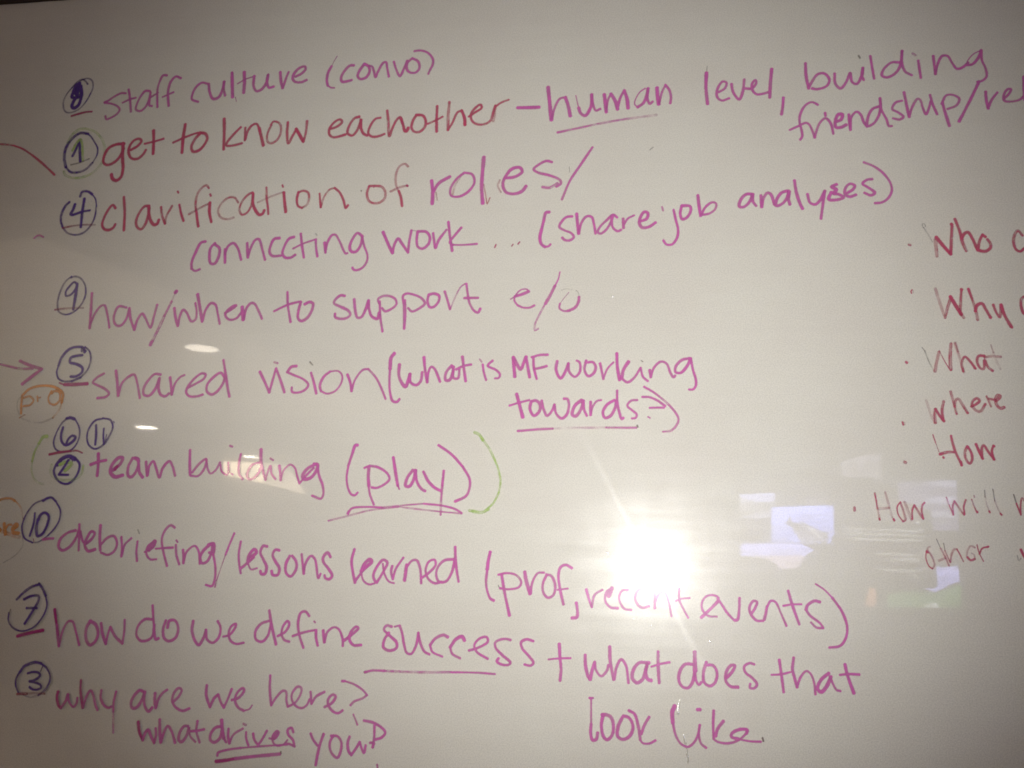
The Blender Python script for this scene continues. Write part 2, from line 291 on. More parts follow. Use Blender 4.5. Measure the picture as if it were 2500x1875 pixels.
DENT_GLINTS = [(-0.3757,0.3281,0.0013),(-0.0445,0.1776,0.0009),(-0.0474,-0.1324,0.0014),(0.0675,-0.2264,0.001),(-0.0166,-0.2049,0.0007),(0.0028,-0.2117,0.0007)]
SCRATCH_GLINTS = [[(0.0338,-0.2918),(0.0329,-0.2971),(0.0315,-0.3023),(0.0328,-0.3052)],[(0.0380,-0.3281),(0.0397,-0.3343),(0.0410,-0.3402),(0.0418,-0.3482),(0.0431,-0.3561)]]
HAND = [
('numbered_ring','P','the numeral 8 in a ring before "staff"','''28,.6:-8108 5085 -8045 5139 -7951 5150 -7889 5108 -7865 5010 -7897 4890 -7965 4755 -8056 4664 -8173 4627 -8245 4648 -8290 4737 -8297 4824 -8260 4927 -8202 5011 -8128 5104 -8055 5143 -7998 5114 -7953 5064''',[('numeral','P','''61,.98:-8081 5083 -8129 5051 -8165 4939 -8173 4870 -8110 4858 -8044 4881 -8036 4950 -8067 5048 -8105 5006 -8119 4920
69,.9:-8101 5041 -8096 4883
61,.98:-8110 4858 -8146 4782 -8151 4721 -8113 4697 -8058 4734 -8031 4828 -8026 4914 -8061 5004'''),('underline','D','''38,.9:-8139 4574 -8030 4603 -7912 4626 -7830 4627''')]),
('handwritten_word','M','the purple handwritten word "staff"','''38,.75:-7337 4886 -7414 4890 -7511 4843 -7606 4779 -7655 4759 -7549 4737 -7449 4694 -7402 4640 -7425 4581 -7503 4525 -7585 4498 -7609 4547
42,.8:-7302 4944 -7269 4822 -7223 4596
35,.7:-7369 4741 -7264 4787 -7173 4808
41,.8:-6972 4900 -7041 4904 -7099 4830 -7144 4712 -7150 4627 -7079 4598 -7010 4654 -6965 4771 -6957 4882 -6958 4754 -6948 4676 -6910 4666
41,.8:-6737 5129 -6797 5132 -6837 5039 -6856 4920 -6826 4644
34,.7:-6944 4804 -6841 4867
45,.8:-6520 5073 -6599 5103 -6666 5030 -6691 4876 -6656 4653
34,.7:-6765 4795 -6605 4863''',[]),
('handwritten_word','M','the purple handwritten word "culture"','''41,.8:-6106 4964 -6192 4986 -6269 4930 -6316 4822 -6315 4737 -6218 4694
47,.8:-6090 4963 -6058 4825 -5999 4728 -5918 4749 -5873 4866 -5860 4984
47,.7:-5863 4984 -5856 4865 -5825 4770
54,.9:-5758 5114 -5737 4943 -5711 4738
13,.5:-5670 4736 -5647 4668
57,.85:-5576 5112 -5557 4950 -5554 4797
24,.5:-5658 4938 -5549 5000 -5406 5043
47,.85:-5422 5044 -5416 4891 -5367 4812 -5304 4826 -5232 4931 -5219 5058 -5224 4931 -5184 4853 -5121 4866
50,.85:-5043 5081 -5023 4953 -4988 4834
43,.8:-4988 4834 -4970 4900 -4946 4999 -4921 5074
46,.75:-4815 4998 -4738 5036 -4679 5100 -4690 5143 -4762 5130 -4836 5050 -4853 4975 -4817 4923 -4727 4909 -4649 4938''',[]),
('handwritten_word','M','the purple handwritten word "(convo)"','''15,.5:-4236 5275 -4271 5210 -4305 5128
43,.95:-4305 5128 -4346 5038 -4358 4922 -4338 4837
29,.7:-4338 4837 -4288 4804 -4240 4798
46,.85:-3987 5121 -4042 5121 -4116 5041 -4156 4944 -4136 4884 -4057 4888 -4003 4901
46,.85:-3838 5134 -3895 5045 -3921 4963 -3886 4911 -3808 4924 -3759 5004 -3772 5088 -3838 5134
39,.85:-3765 5104 -3725 5085 -3697 5017 -3667 4924 -3641 4997 -3571 5134 -3533 5140 -3512 5056 -3480 4921
39,.85:-3423 5142 -3386 5032 -3325 4920 -3283 5009 -3237 5147
42,.75:-3169 5176 -3235 5105 -3229 5006 -3172 4961 -3103 4965 -3060 5029 -3089 5130 -3169 5176
38,.85:-3144 5283 -3051 5285 -2956 5246 -2882 5150 -2878 5067 -2912 4987 -2932 4931''',[]),
('numbered_ring','P','the numeral 1 in a ring with a green ring smudged under it','''52,.7:-7839 4285 -7970 4300 -8087 4211 -8154 4078 -8157 3926 -8112 3789
39,.7:-8112 3789 -8023 3710 -7903 3705 -7790 3751 -7709 3840
28,.75:-7709 3840 -7657 3955 -7662 4057 -7727 4161 -7809 4258 -7919 4306 -8002 4284''',[('outer_ring','G','''41,.3:-8136 3723 -8103 3671 -7994 3625 -7874 3621 -7727 3665 -7606 3769 -7547 3900 -7551 4052 -7612 4190 -7730 4306 -7876 4363 -7995 4352 -8088 4279 -8140 4162
14,.6:-8141 3723 -8132 3731'''),('numeral','P','''48,.95:-8032 3954 -7995 4054 -7954 4188 -7932 4035 -7900 3865
45,.5|G:-8045 4039 -7993 4156 -7948 4205 -7906 4118 -7877 3948 -7859 3880
24,.6|K:-8039 3820 -7906 3848 -7768 3901''')]),
('handwritten_word','R','the crimson handwritten word "get"','''51,.9:-7261 4107 -7379 4103 -7491 4049 -7543 3934 -7538 3833 -7474 3797 -7362 3843 -7290 3940 -7261 4039
57,.98:-7280 4116 -7263 3922 -7232 3721 -7247 3605 -7308 3558 -7370 3585 -7396 3652
47,.85:-7148 4009 -7054 4064 -7004 4137 -7042 4172 -7115 4151 -7172 4069 -7176 3969 -7123 3883 -7030 3871 -6954 3934 -6920 3999
54,.9:-6839 4289 -6816 4104 -6804 3936
40,.85:-6949 4093 -6810 4120 -6672 4156''',[]),
('handwritten_word','R','the crimson handwritten word "to"','''54,.95:-6372 4360 -6381 4151 -6373 3935
40,.8:-6523 4091 -6366 4159 -6191 4217 -6117 4222
50,.85:-6140 4207 -6205 4126 -6242 4012 -6210 3944 -6129 3957 -6056 4037 -6021 4135 -6058 4203 -6142 4223''',[]),
('handwritten_word','R','the crimson handwritten word "know"','''50,.95:-5801 4416 -5778 4190 -5762 3958
43,.85:-5543 4278 -5631 4183 -5724 4055 -5728 4014 -5630 4010 -5503 4037
39,.65:-5477 4267 -5467 4077
43,.75:-5460 4093 -5439 4207 -5383 4296 -5320 4317 -5274 4249
52,.95:-5274 4249 -5229 4115 -5190 3990
39,.65:-5101 4290 -5145 4161 -5134 4045 -5076 4018 -4993 4072 -4955 4185 -4981 4301 -5073 4338 -5109 4291
45,.8:-4866 4318 -4864 4170 -4834 4005 -4786 4101 -4733 4213
52,.9:-4740 4214 -4676 4112 -4621 4020
45,.7:-4621 4020 -4598 4125 -4591 4321''',[]),
('handwritten_word','R','the crimson handwritten word "eachother"','''42,.8:-4242 4190 -4150 4226 -4092 4289 -4126 4323 -4202 4286 -4265 4191 -4259 4110 -4201 4066 -4108 4078 -4032 4099
45,.8:-3855 4350 -3924 4329 -3993 4211 -4002 4114 -3937 4079 -3879 4141 -3834 4268 -3829 4317 -3820 4186 -3784 4104 -3727 4069
41,.75:-3559 4320 -3627 4307 -3697 4197 -3714 4101 -3657 4050 -3565 4053 -3490 4082
44,.75:-3472 4421 -3447 4266 -3419 4047 -3387 4150 -3333 4276 -3289 4314 -3246 4223
50,.95:-3272 4289 -3236 4191 -3208 4109 -3185 4108 -3165 4155
44,.85:-3061 4335 -3103 4265 -3120 4153 -3078 4095 -3002 4092 -2938 4161 -2935 4257 -2977 4323 -3069 4336
44,.85:-2786 4450 -2784 4265 -2775 4081
34,.75:-2902 4199 -2783 4249 -2703 4293
47,.65:-2622 4498 -2628 4306 -2622 4098
37,.75:-2622 4098 -2570 4191 -2502 4347 -2443 4368
50,.9:-2450 4369 -2408 4263 -2396 4159
40,.75:-2349 4276 -2262 4335 -2182 4395 -2199 4441 -2264 4399 -2320 4306 -2301 4210 -2225 4158 -2121 4161 -2056 4206 -2023 4323 -1997 4418
40,.4:-1996 4386 -2019 4196
34,.75:-2004 4394 -1924 4454 -1822 4491''',[]),
('written_dash','M','the dash between "eachother" and "human"','''52,.95:-1703 4371 -1556 4366 -1417 4364''',[]),
('handwritten_word','M','the purple handwritten word "human"','''58,.95:-1307 4644 -1280 4412 -1253 4174
39,.8:-1246 4190 -1213 4345 -1150 4468 -1078 4488
51,.9:-1078 4488 -1039 4368 -1008 4217
18,.8:-941 4505 -917 4393 -902 4329
48,.9:-902 4329 -872 4249 -814 4215 -744 4337 -735 4509
39,.85:-735 4509 -715 4367 -678 4279 -622 4299
51,.95:-574 4501 -558 4374 -545 4249
33,.7:-543 4264 -523 4419 -488 4504
51,.9:-488 4504 -430 4399 -401 4280
39,.8:-401 4288 -366 4442 -317 4542
51,.9:-317 4542 -281 4422 -266 4289
21,.85:-48 4558 -118 4507 -175 4401 -182 4339 -146 4298
45,.9:-146 4298 -76 4349 -27 4471 -13 4556
42,.85:-13 4556 -20 4408 9 4337 44 4366
53,.95:100 4558 107 4433 121 4323
36,.75:128 4338 163 4492 206 4583
41,.85:206 4591 254 4518 275 4424 268 4331''',[('underline','M','''36,.8>.12:-1169 3995 -897 4045 -612 4096 -329 4137 93 4178''')]),
('handwritten_word','M','the purple handwritten word "level"','''50,.9:723 4733 714 4524 732 4299
9,.5|K:734 4827 726 4757
38,.85:872 4453 948 4503 970 4579 922 4598 858 4500 850 4393 904 4336 1000 4362
41,.85:1031 4560 1050 4444 1123 4340 1166 4437 1190 4613
40,.8:1198 4487 1277 4483 1334 4551 1327 4596 1287 4554 1285 4464 1339 4399 1418 4403 1489 4421
47,.85:1529 4738 1508 4541 1495 4346''',[]),
('written_comma','M','the comma after "level"','''43,.95:1660 4337 1649 4214 1630 4109''',[]),
('handwritten_word','M','the purple handwritten word "building"','''43,.95:1941 4794 1943 4624 1968 4444
40,.85:1968 4453 2018 4548 2084 4633 2162 4638 2220 4554 2186 4468 2076 4429 2007 4442
40,.85:2285 4631 2288 4497 2346 4423 2419 4508 2471 4629 2488 4504 2541 4474 2607 4585 2624 4691
36,.85:2624 4691 2607 4585 2627 4522
27,.5|K:2581 4857 2595 4826
36,.9:2719 4845 2734 4684 2750 4533
39,.9:3057 4736 2966 4741 2871 4658 2843 4572 2895 4542 2988 4581 3053 4665 3082 4769 3096 4893
39,.85:3096 4893 3084 4734 3118 4608 3191 4555
36,.9:3277 4749 3285 4616 3294 4511
33,.6:3215 4850 3251 4821
39,.95:3454 4800 3460 4658 3464 4553
36,.85:3464 4553 3500 4691 3558 4793 3618 4789 3671 4681 3718 4608 3787 4630 3850 4687
16,.7:3994 4836 3917 4797 3852 4722 3827 4671
39,.9:3833 4654 3892 4659 3973 4750 4009 4844
35,.85:4009 4844 4007 4713 4043 4589 4043 4485 3995 4436 3935 4422''',[]),
('handwritten_word','M','the purple handwritten word "friendship"','''36,.85:2069 4218 2000 4257 1921 4217 1855 4097 1844 3993 1864 3887 1869 3800 1844 3758
36,.85:1725 3894 1827 3941 1921 3980 1959 3952 1994 3864 2017 3776
36,.8:2017 3776 2040 3862 2091 3981 2154 4030 2213 3958 2238 3818
36,.9:2151 4104 2155 4061
46,.9:2282 3980 2337 4004 2355 4072 2309 4075 2268 3990 2272 3903 2333 3900 2395 3932
39,.9:2431 4069 2434 3964 2441 3860
36,.85:2441 3869 2460 4032 2524 4099 2568 4062 2601 3956 2636 3894
39,.9:2785 4155 2708 4124 2649 4006 2644 3902 2714 3933 2779 4034 2807 4154 2805 4267
35,.85:2805 4267 2813 4119 2867 3978 2892 3890 2925 3889
35,.8:3060 4219 2983 4197 2941 4112 3006 4066 3063 4003 3016 3970 2942 3991
42,.85:3088 4330 3109 4155 3130 3999
35,.8:3130 3999 3175 4135 3241 4235 3269 4216 3293 4111 3325 4024 3369 4125 3387 4193
35,.8:3385 4279 3408 4157 3451 4018
41,.9:3520 4169 3542 4047 3581 3858
35,.8:3511 4152 3570 4261 3644 4265 3715 4210 3680 4126 3573 4080''',[]),
('written_slash','M','the slash after "friendship"','''41,.9:3958 4429 3847 4203 3695 3912''',[]),
('handwritten_word','M','the purple handwritten word "rel"','''41,.9:4021 4288 4021 4177 4035 4065
35,.8:4035 4073 4079 4173 4152 4272
35,.85:4218 4183 4281 4248 4307 4306 4271 4308 4222 4234 4224 4157 4310 4144 4398 4165 4453 4222
44,.95:4462 4461 4455 4307 4452 4154''',[]),
('handwritten_word','M','the purple handwritten word "analyses)"','''45,.85:1253 3060 1184 3062 1113 2988 1095 2904 1142 2894 1212 2951 1261 3060
42,.85:1261 3060 1259 2966 1296 2906
45,.9:1357 3039 1361 2887
42,.8:1365 2895 1391 3013 1439 3071 1477 3044 1512 2916
45,.85:1670 3088 1600 3065 1536 2966 1534 2898 1604 2921 1667 3003 1693 3087 1682 2969 1695 2910
45,.9:1758 3221 1776 3067 1810 2931 1842 2850
41,.85:1905 3038 1931 2927 1991 2900 2053 2957 2110 3073
38,.85:2110 3073 2081 2906 2052 2715
45,.95:2249 3152 2188 3120 2247 3085 2207 3036 2259 3025 2325 2981 2234 2951 2151 2962 2185 3053
41,.9:2372 3038 2434 3078 2459 3127 2407 3154 2353 3106 2342 3023 2393 2987 2468 3010
38,.85:2664 3204 2604 3198 2549 3149 2614 3097 2685 3027 2639 2996 2566 3032
35,.8:2577 3427 2687 3371 2787 3283 2869 3146 2879 3046 2829 2948 2753 2900 2679 2895''',[]),
('handwritten_word','M','the purple handwritten word "roles"','''52,.98:-2808 3389 -2784 3226 -2783 3064
49,.8:-2777 3225 -2709 3347 -2564 3435
21,.35|R:-2740 3224 -2719 3115
30,.3|R:-2424 3429 -2492 3308 -2516 3186
39,.85:-2374 3482 -2474 3400 -2549 3264 -2537 3171 -2434 3152 -2305 3224 -2236 3345 -2270 3455 -2374 3482
57,.9:-2125 3690 -2133 3511 -2138 3280 -2115 3050
18,.6|R:-2110 3310 -2074 3125 -2056 3040 -2023 3123
27,.35|R:-1901 3364 -1927 3288 -1881 3194
48,.85:-1843 3385 -1699 3402 -1614 3468 -1645 3523 -1746 3512 -1830 3407 -1862 3301 -1815 3192 -1706 3165 -1606 3200 -1558 3267
41,.8:-1232 3584 -1304 3602 -1418 3545 -1467 3493 -1401 3444 -1256 3401 -1126 3335 -1111 3289 -1167 3245
44,.6:-1346 3244 -1252 3233 -1154 3290''',[]),
('written_slash','M','the tall slash after "roles"','''38,.95>.65:-715 3769 -860 3538 -998 3315 -1093 3069''',[]),
('stray_mark','K','thin hair-like marks near the tall slash','''7,.6|K:-1009 3513 -1000 3437''',[]),
('stray_mark','K','faint grey tick under the word "human"','''15,.3|K:51 3736 9 3700''',[]),
('numbered_ring','P','the numeral 4 in an open ring','''43,.85:-7978 3260 -8030 3204 -8072 3090 -8070 2991 -8025 2884
31,.75:-8025 2884 -7937 2800 -7798 2772 -7686 2809 -7600 2912 -7560 3041 -7558 3188
23,.8:-7558 3188 -7585 3288 -7646 3364
43,.9:-7646 3364 -7720 3408 -7804 3403 -7825 3337''',[('numeral','P','''50,.95:-7888 3224 -7909 3134 -7935 3077 -7908 3068 -7779 3105
39,.8:-7779 3110 -7647 3126
50,.95:-7756 3302 -7760 3097 -7751 2884'''),('underline','D','''30,.6>.35:-8024 2879 -7851 2907 -7684 2915 -7542 2911''')]),
('handwritten_word','R','the crimson handwritten word "clarification"','''46,.85:-7265 3146 -7313 3194 -7357 3149 -7415 3021 -7433 2908 -7390 2842 -7314 2831 -7260 2862 -7237 2910
46,.95:-7161 3306 -7119 3077 -7097 2817
46,.85:-6770 3163 -6835 3157 -6905 3054 -6932 2942 -6905 2860 -6844 2827 -6794 2889 -6767 3001 -6758 3130
52,.95:-6770 3163 -6756 3049 -6710 2935 -6654 2885 -6615 2900 -6598 2956
42,.8:-6587 3141 -6555 3011 -6501 2897
39,.6:-6501 2897 -6490 3009 -6425 3152
42,.9:-6321 3165 -6281 3035 -6234 2929
36,.85:-6368 3361 -6356 3341
39,.55:-5916 3393 -5953 3435 -6008 3413 -6070 3318 -6085 3189 -6066 3060
45,.9:-6061 3060 -6037 2948 -6010 2843
36,.45:-6167 3023 -6015 3107 -5877 3175
36,.85:-5888 3304 -5875 3279
48,.9:-5878 3183 -5870 3038 -5829 2902
35,.5:-5468 3169 -5532 3243 -5627 3239 -5721 3146 -5748 3051 -5694 2961 -5596 2935 -5511 2956
38,.7:-5275 3307 -5329 3284 -5414 3183 -5441 3057 -5395 2992 -5327 3022 -5274 3131 -5264 3274
48,.9:-5269 3290 -5261 3163 -5221 3066 -5150 2984 -5104 2999 -5085 3046
38,.6:-5086 3372 -5069 3220 -5043 3108
38,.9:-5043 3108 -5024 2989
29,.4:-5190 3160 -5023 3234 -4840 3300
35,.85:-4862 3396 -4850 3372
51,.95:-4832 3291 -4808 3148 -4781 3013
41,.85:-4625 3292 -4640 3190 -4616 3094 -4559 3061
38,.55:-4559 3061 -4493 3106 -4470 3200 -4492 3279 -4564 3306 -4625 3284
34,.8:-4327 3258 -4311 3147 -4296 3060
31,.5:-4296 3060 -4262 3208 -4192 3309 -4124 3330
40,.8:-4124 3330 -4050 3264 -3988 3152 -3950 3041 -3922 3080''',[]),
('handwritten_word','R','the crimson handwritten word "of"','''40,.65:-3650 3344 -3674 3235 -3644 3141 -3581 3100 -3491 3105 -3427 3165 -3424 3242 -3474 3322 -3566 3341 -3650 3341
15,.9|D:-3596 3330 -3583 3320
34,.45:-3134 3598 -3181 3639 -3248 3610 -3294 3494 -3285 3352 -3241 3242
43,.8:-3242 3257 -3206 3163 -3185 3046
34,.35:-3355 3253 -3245 3304 -3134 3331
34,.8|D:-3137 3334 -3125 3322''',[]),
('handwritten_word','M','the purple handwritten word "connecting"','''45,.9:-5882 2626 -5944 2612 -6009 2472 -6049 2332 -6040 2246
35,.75:-6040 2246 -5988 2214 -5919 2236
47,.85:-5744 2599 -5800 2530 -5804 2420 -5778 2318 -5721 2309 -5669 2417 -5673 2527 -5733 2575
47,.9:-5592 2509 -5573 2322
41,.85:-5585 2446 -5549 2555 -5482 2592 -5412 2520 -5348 2356
44,.9:-5285 2588 -5257 2385
41,.85:-5257 2385 -5224 2531 -5171 2632 -5125 2638 -5065 2497 -5012 2348
44,.9:-4834 2646 -4911 2633 -4955 2525 -4956 2447 -4913 2400 -4797 2401
43,.9:-4634 2657 -4701 2635 -4761 2520 -4776 2428 -4733 2373 -4656 2371 -4597 2408
40,.9:-4545 2701 -4516 2545 -4474 2367
31,.8:-4635 2494 -4502 2560 -4323 2618
40,.9:-4330 2610 -4316 2494 -4289 2378
22,.4|K:-4337 2695 -4319 2672
43,.9:-4204 2568 -4183 2429
37,.8:-4183 2429 -4166 2567 -4113 2666 -4067 2673 -4000 2578 -3938 2454 -3904 2408 -3882 2415
43,.9:-3702 2648 -3765 2688 -3834 2590 -3856 2483 -3822 2429 -3763 2435 -3709 2525 -3694 2640
36,.85:-3701 2640 -3662 2509 -3608 2371 -3617 2280 -3672 2205 -3745 2177 -3791 2193 -3800 2216''',[]),
('handwritten_word','M','the purple handwritten word "work"','''48,.9:-3420 2694 -3351 2547 -3275 2401
42,.85:-3275 2401 -3253 2529 -3212 2597 -3156 2527 -3068 2404
39,.85:-3068 2404 -3061 2555 -3040 2706
15,.4:-3040 2709 -2981 2697
42,.85:-2957 2681 -2963 2567 -2939 2476 -2879 2452 -2801 2518 -2791 2608 -2839 2678 -2958 2689
39,.85:-2750 2660 -2729 2546 -2710 2455 -2672 2560 -2576 2701
42,.9:-2555 2807 -2529 2632 -2487 2412
39,.85:-2380 2726 -2456 2630 -2524 2526 -2479 2492
32,.75:-2508 2496 -2362 2489 -2167 2499''',[]),
('written_ellipsis','M','three small dots after "work"','''22,.95|D:-1922 2484 -1936 2443
20,.8|D:-1702 2483 -1719 2458
23,.9|D:-1618 2511 -1638 2484''',[]),
('handwritten_word','M','the purple handwritten word "(share"','''44,.95:-1249 2903 -1292 2897 -1317 2793 -1343 2674
46,.9:-1343 2674 -1361 2571 -1345 2482 -1295 2436
35,.9:-1295 2436 -1246 2447 -1225 2471
38,.85:-958 2835 -1029 2829 -1098 2757 -1117 2698 -1053 2652 -968 2612 -933 2560 -981 2517 -1051 2526 -1079 2556
46,.95:-903 2870 -889 2736 -873 2602
37,.85:-870 2602 -838 2749 -776 2829 -713 2820 -684 2730 -662 2597
37,.85:-394 2803 -442 2841 -525 2770 -607 2684 -634 2618 -599 2595 -524 2652 -469 2754 -449 2834 -462 2753 -441 2664 -385 2622 -344 2640
43,.9:-320 2786 -314 2661
31,.8:-310 2705 -262 2784 -183 2826
45,.9:-111 2743 -29 2777 -16 2851 -57 2867 -104 2802 -118 2714 -84 2662 -2 2667 80 2723''',[]),
('handwritten_word','M','the purple handwritten word "job"','''34,.6:160 2926 173 2879
36,.95:301 2885 325 2760 354 2628 344 2526 283 2434 215 2431 175 2487
42,.9:400 2933 382 2831 406 2757 460 2777 508 2856 502 2923 400 2936
45,.95:598 3066 610 2941 628 2794
36,.8:635 2801 690 2909 772 2968 818 2949 804 2876 729 2820 642 2808''',[]),
('numbered_ring','P','the numeral 9 in a thin ring before "how"','''30,.7:-7787 2170 -7869 2100 -7929 1942 -7942 1785 -7906 1675 -7800 1630 -7690 1664 -7589 1765 -7543 1905 -7571 2047 -7651 2143 -7729 2169 -7793 2154''',[('numeral','P','''37,.9:-7688 2057 -7734 2089 -7793 2035 -7840 1957 -7830 1894 -7766 1908 -7703 1986 -7687 2049
49,.95:-7689 2065 -7689 1891 -7695 1703'''),('underline','D','''29,.6>.3:-7968 1699 -7845 1713 -7698 1722 -7550 1720''')]),
('handwritten_word','M','the purple handwritten word "how"','''45,.95:-7451 1927 -7432 1700 -7415 1436
38,.8:-7415 1483 -7360 1652 -7291 1745 -7243 1752 -7175 1604 -7129 1441
41,.85:-6914 1717 -7030 1734 -7075 1649 -7077 1541 -7027 1471 -6963 1470 -6901 1554 -6871 1693
44,.85:-6873 1708 -6839 1569 -6762 1407
41,.8:-6762 1407 -6732 1553 -6678 1629 -6622 1567 -6534 1436 -6504 1581 -6476 1749''',[]),
('written_slash','M','the long slash between "how" and "when"','''57,.9:-6219 1934 -6236 1916
25,.3:-6226 1928 -6239 1900 -6274 1793
41,.65:-6274 1793 -6354 1594
53,.45:-6354 1594 -6426 1397 -6487 1245
56,.95:-6494 1238 -6507 1200''',[]),
('handwritten_word','M','the purple handwritten word "when"','''47,.9:-6224 1700 -6194 1577 -6148 1455
40,.8:-6141 1462 -6132 1592 -6094 1675 -6042 1636 -5958 1514 -5906 1544 -5902 1650 -5931 1765
50,.9:-5913 1887 -5860 1695 -5809 1512
40,.85:-5803 1527 -5778 1664 -5710 1762 -5645 1738 -5601 1616 -5559 1479
37,.8:-5501 1622 -5420 1667 -5348 1727 -5379 1727 -5480 1645 -5489 1584 -5421 1531 -5331 1552 -5276 1627
55,.9:-5268 1703 -5236 1529
40,.8:-5229 1536 -5205 1687 -5150 1754 -5103 1746 -5031 1639 -4979 1541''',[]),
('handwritten_word','M','the purple handwritten word "to"','''39,.9:-4661 1898 -4637 1709 -4583 1492
36,.85:-4821 1640 -4660 1717 -4542 1753 -4467 1767
45,.85:-4466 1760 -4487 1647 -4486 1543 -4445 1505 -4372 1534 -4312 1630 -4298 1735 -4345 1758 -4411 1729''',[]),
('handwritten_word','M','the purple handwritten word "support"','''42,.8:-3877 1833 -3930 1842 -4001 1783 -4013 1738 -3934 1693 -3811 1632 -3785 1579 -3834 1536 -3922 1529 -3984 1552 -3990 1597
44,.85:-3747 1787 -3722 1638 -3686 1541 -3634 1548 -3589 1636 -3553 1769
44,.8:-3553 1769 -3538 1650 -3495 1554 -3419 1524 -3402 1604
38,.85:-3404 1752 -3385 1560 -3343 1354
38,.75:-3399 1708 -3428 1782 -3379 1818 -3291 1825 -3200 1779 -3182 1712 -3251 1647 -3323 1621 -3369 1663
41,.8:-3075 1762 -3057 1571 -3061 1388
20,.5:-3091 1718 -3068 1396
38,.75:-3087 1718 -3100 1822 -3058 1851 -2955 1834 -2850 1781 -2810 1714 -2873 1656 -2972 1614 -3025 1658
41,.8:-2766 1831 -2776 1743 -2743 1669 -2692 1669 -2631 1741 -2628 1814 -2694 1845 -2766 1831
38,.85:-2558 1872 -2516 1754 -2479 1637
23,.55:-2475 1637 -2418 1797 -2352 1928 -2296 1971
37,.8:-2282 1970 -2263 1853 -2228 1706 -2167 1611 -2116 1589 -2090 1639
38,.75:-2302 1780 -2124 1781''',[]),
('handwritten_word','M','the purple handwritten word "e/o"','''20,.6:-1712 1757 -1657 1792
43,.7:-1657 1792 -1566 1820 -1483 1855
26,.75:-1483 1855 -1512 1884 -1582 1878 -1643 1814 -1662 1742 -1618 1676
34,.8:-1618 1676 -1547 1646 -1463 1645 -1408 1673
23,.85:-1098 2102 -1117 2008 -1163 1908
45,.7:-1157 1922 -1216 1793 -1270 1693
28,.5:-1276 1686 -1349 1536 -1395 1423 -1393 1352 -1352 1373
14,.25|K:-1072 1863 -1024 1879 -941 1872
14,.45:-982 1833 -1049 1747 -1089 1691
31,.75:-1089 1691 -1095 1633 -1046 1597 -964 1596
42,.8:-991 1596 -909 1631 -862 1702 -854 1773
14,.3|K:-854 1773 -865 1831 -893 1860''',[]),
('bullet_dot','R','the bullet dot before "Who"','''33,.5:3034 2360 3052 2352''',[]),
('handwritten_word','R','the crimson handwritten word "Who"','''14,.35|K:3234 2581 3226 2612 3204 2618 3200 2593 3210 2567
17,.22|K:3215 2567 3263 2468 3299 2386
44,.4:3333 2416 3336 2314 3338 2208
46,.9:3344 2446 3418 2332 3493 2230
42,.75:3493 2230 3505 2361 3528 2573
42,.95:3521 2604 3529 2593
42,.9>.45:3565 2664 3609 2510 3635 2357 3665 2266
44,.85:3621 2418 3662 2483 3698 2497 3746 2405 3783 2293
43,.8:3790 2273 3869 2256 3925 2290 3937 2340 3906 2401
40,.85:3790 2273 3821 2393 3857 2463
42,.95:3869 2447 3886 2434''',[]),
('handwritten_word','R','the crimson handwritten word "a"','''38,.7:4290 2441 4242 2503 4202 2443 4187 2364 4206 2273 4248 2247 4295 2281''',[]),
('bullet_dot','R','the bullet dot before "Why"','''17,.8:3040 1804 3025 1779 3033 1759
11,.4:3048 1799 3051 1764''',[]),
('handwritten_word','R','the crimson handwritten word "Why"','''38,.25:3296 1814 3317 1715 3374 1488
39,.5:3381 1459 3421 1595 3459 1703
47,.9:3455 1713 3506 1604 3561 1496
37,.5:3548 1506 3585 1456
37,.7:3549 1525 3563 1662 3579 1780
37,.95:3577 1800 3586 1795
37,.9>.5:3656 1803 3688 1680 3718 1543 3732 1430
41,.85:3713 1533 3735 1601 3790 1625 3828 1551 3870 1458
35,.95:3866 1463 3874 1453
37,.75:3911 1608 3932 1530 3970 1457 3983 1510 3994 1607
42,.9:3994 1607 4024 1480 4083 1345
33,.95:4080 1359 4091 1335''',[]),
('handwritten_word','R','the crimson handwritten word "a"','''39,.7:4254 1701 4222 1682 4207 1604 4226 1507 4250 1488''',[]),
('written_arrow','M','the thick arrow pointing at the ringed 5','''39,.65:-8748 962 -8574 923 -8369 884 -8170 883
54,.75:-8377 987 -8244 934 -8054 878
54,.85:-8038 875 -8155 784 -8294 670''',[]),
('numbered_ring','P','the numeral 5 in a ring over a thick rule','''44,.95:-7442 1102 -7467 1164 -7559 1179 -7669 1149 -7767 1035 -7799 921
29,.9:-7799 921 -7810 829 -7773 746 -7703 711 -7573 708
40,.7:-7573 708 -7451 761
29,.75:-7451 761 -7368 859 -7338 995 -7372 1117 -7445 1179
36,.8:-7485 1118 -7484 1164 -7428 1117''',[('numeral','P','''44,.95:-7469 1064 -7557 1054 -7635 1027 -7634 966 -7541 943 -7445 889 -7444 829 -7518 776 -7598 771'''),('underline','D','''56,.95|D2:-7671 663 -7518 666 -7342 675
31,.85|D2:-7748 685 -7680 663''')]),
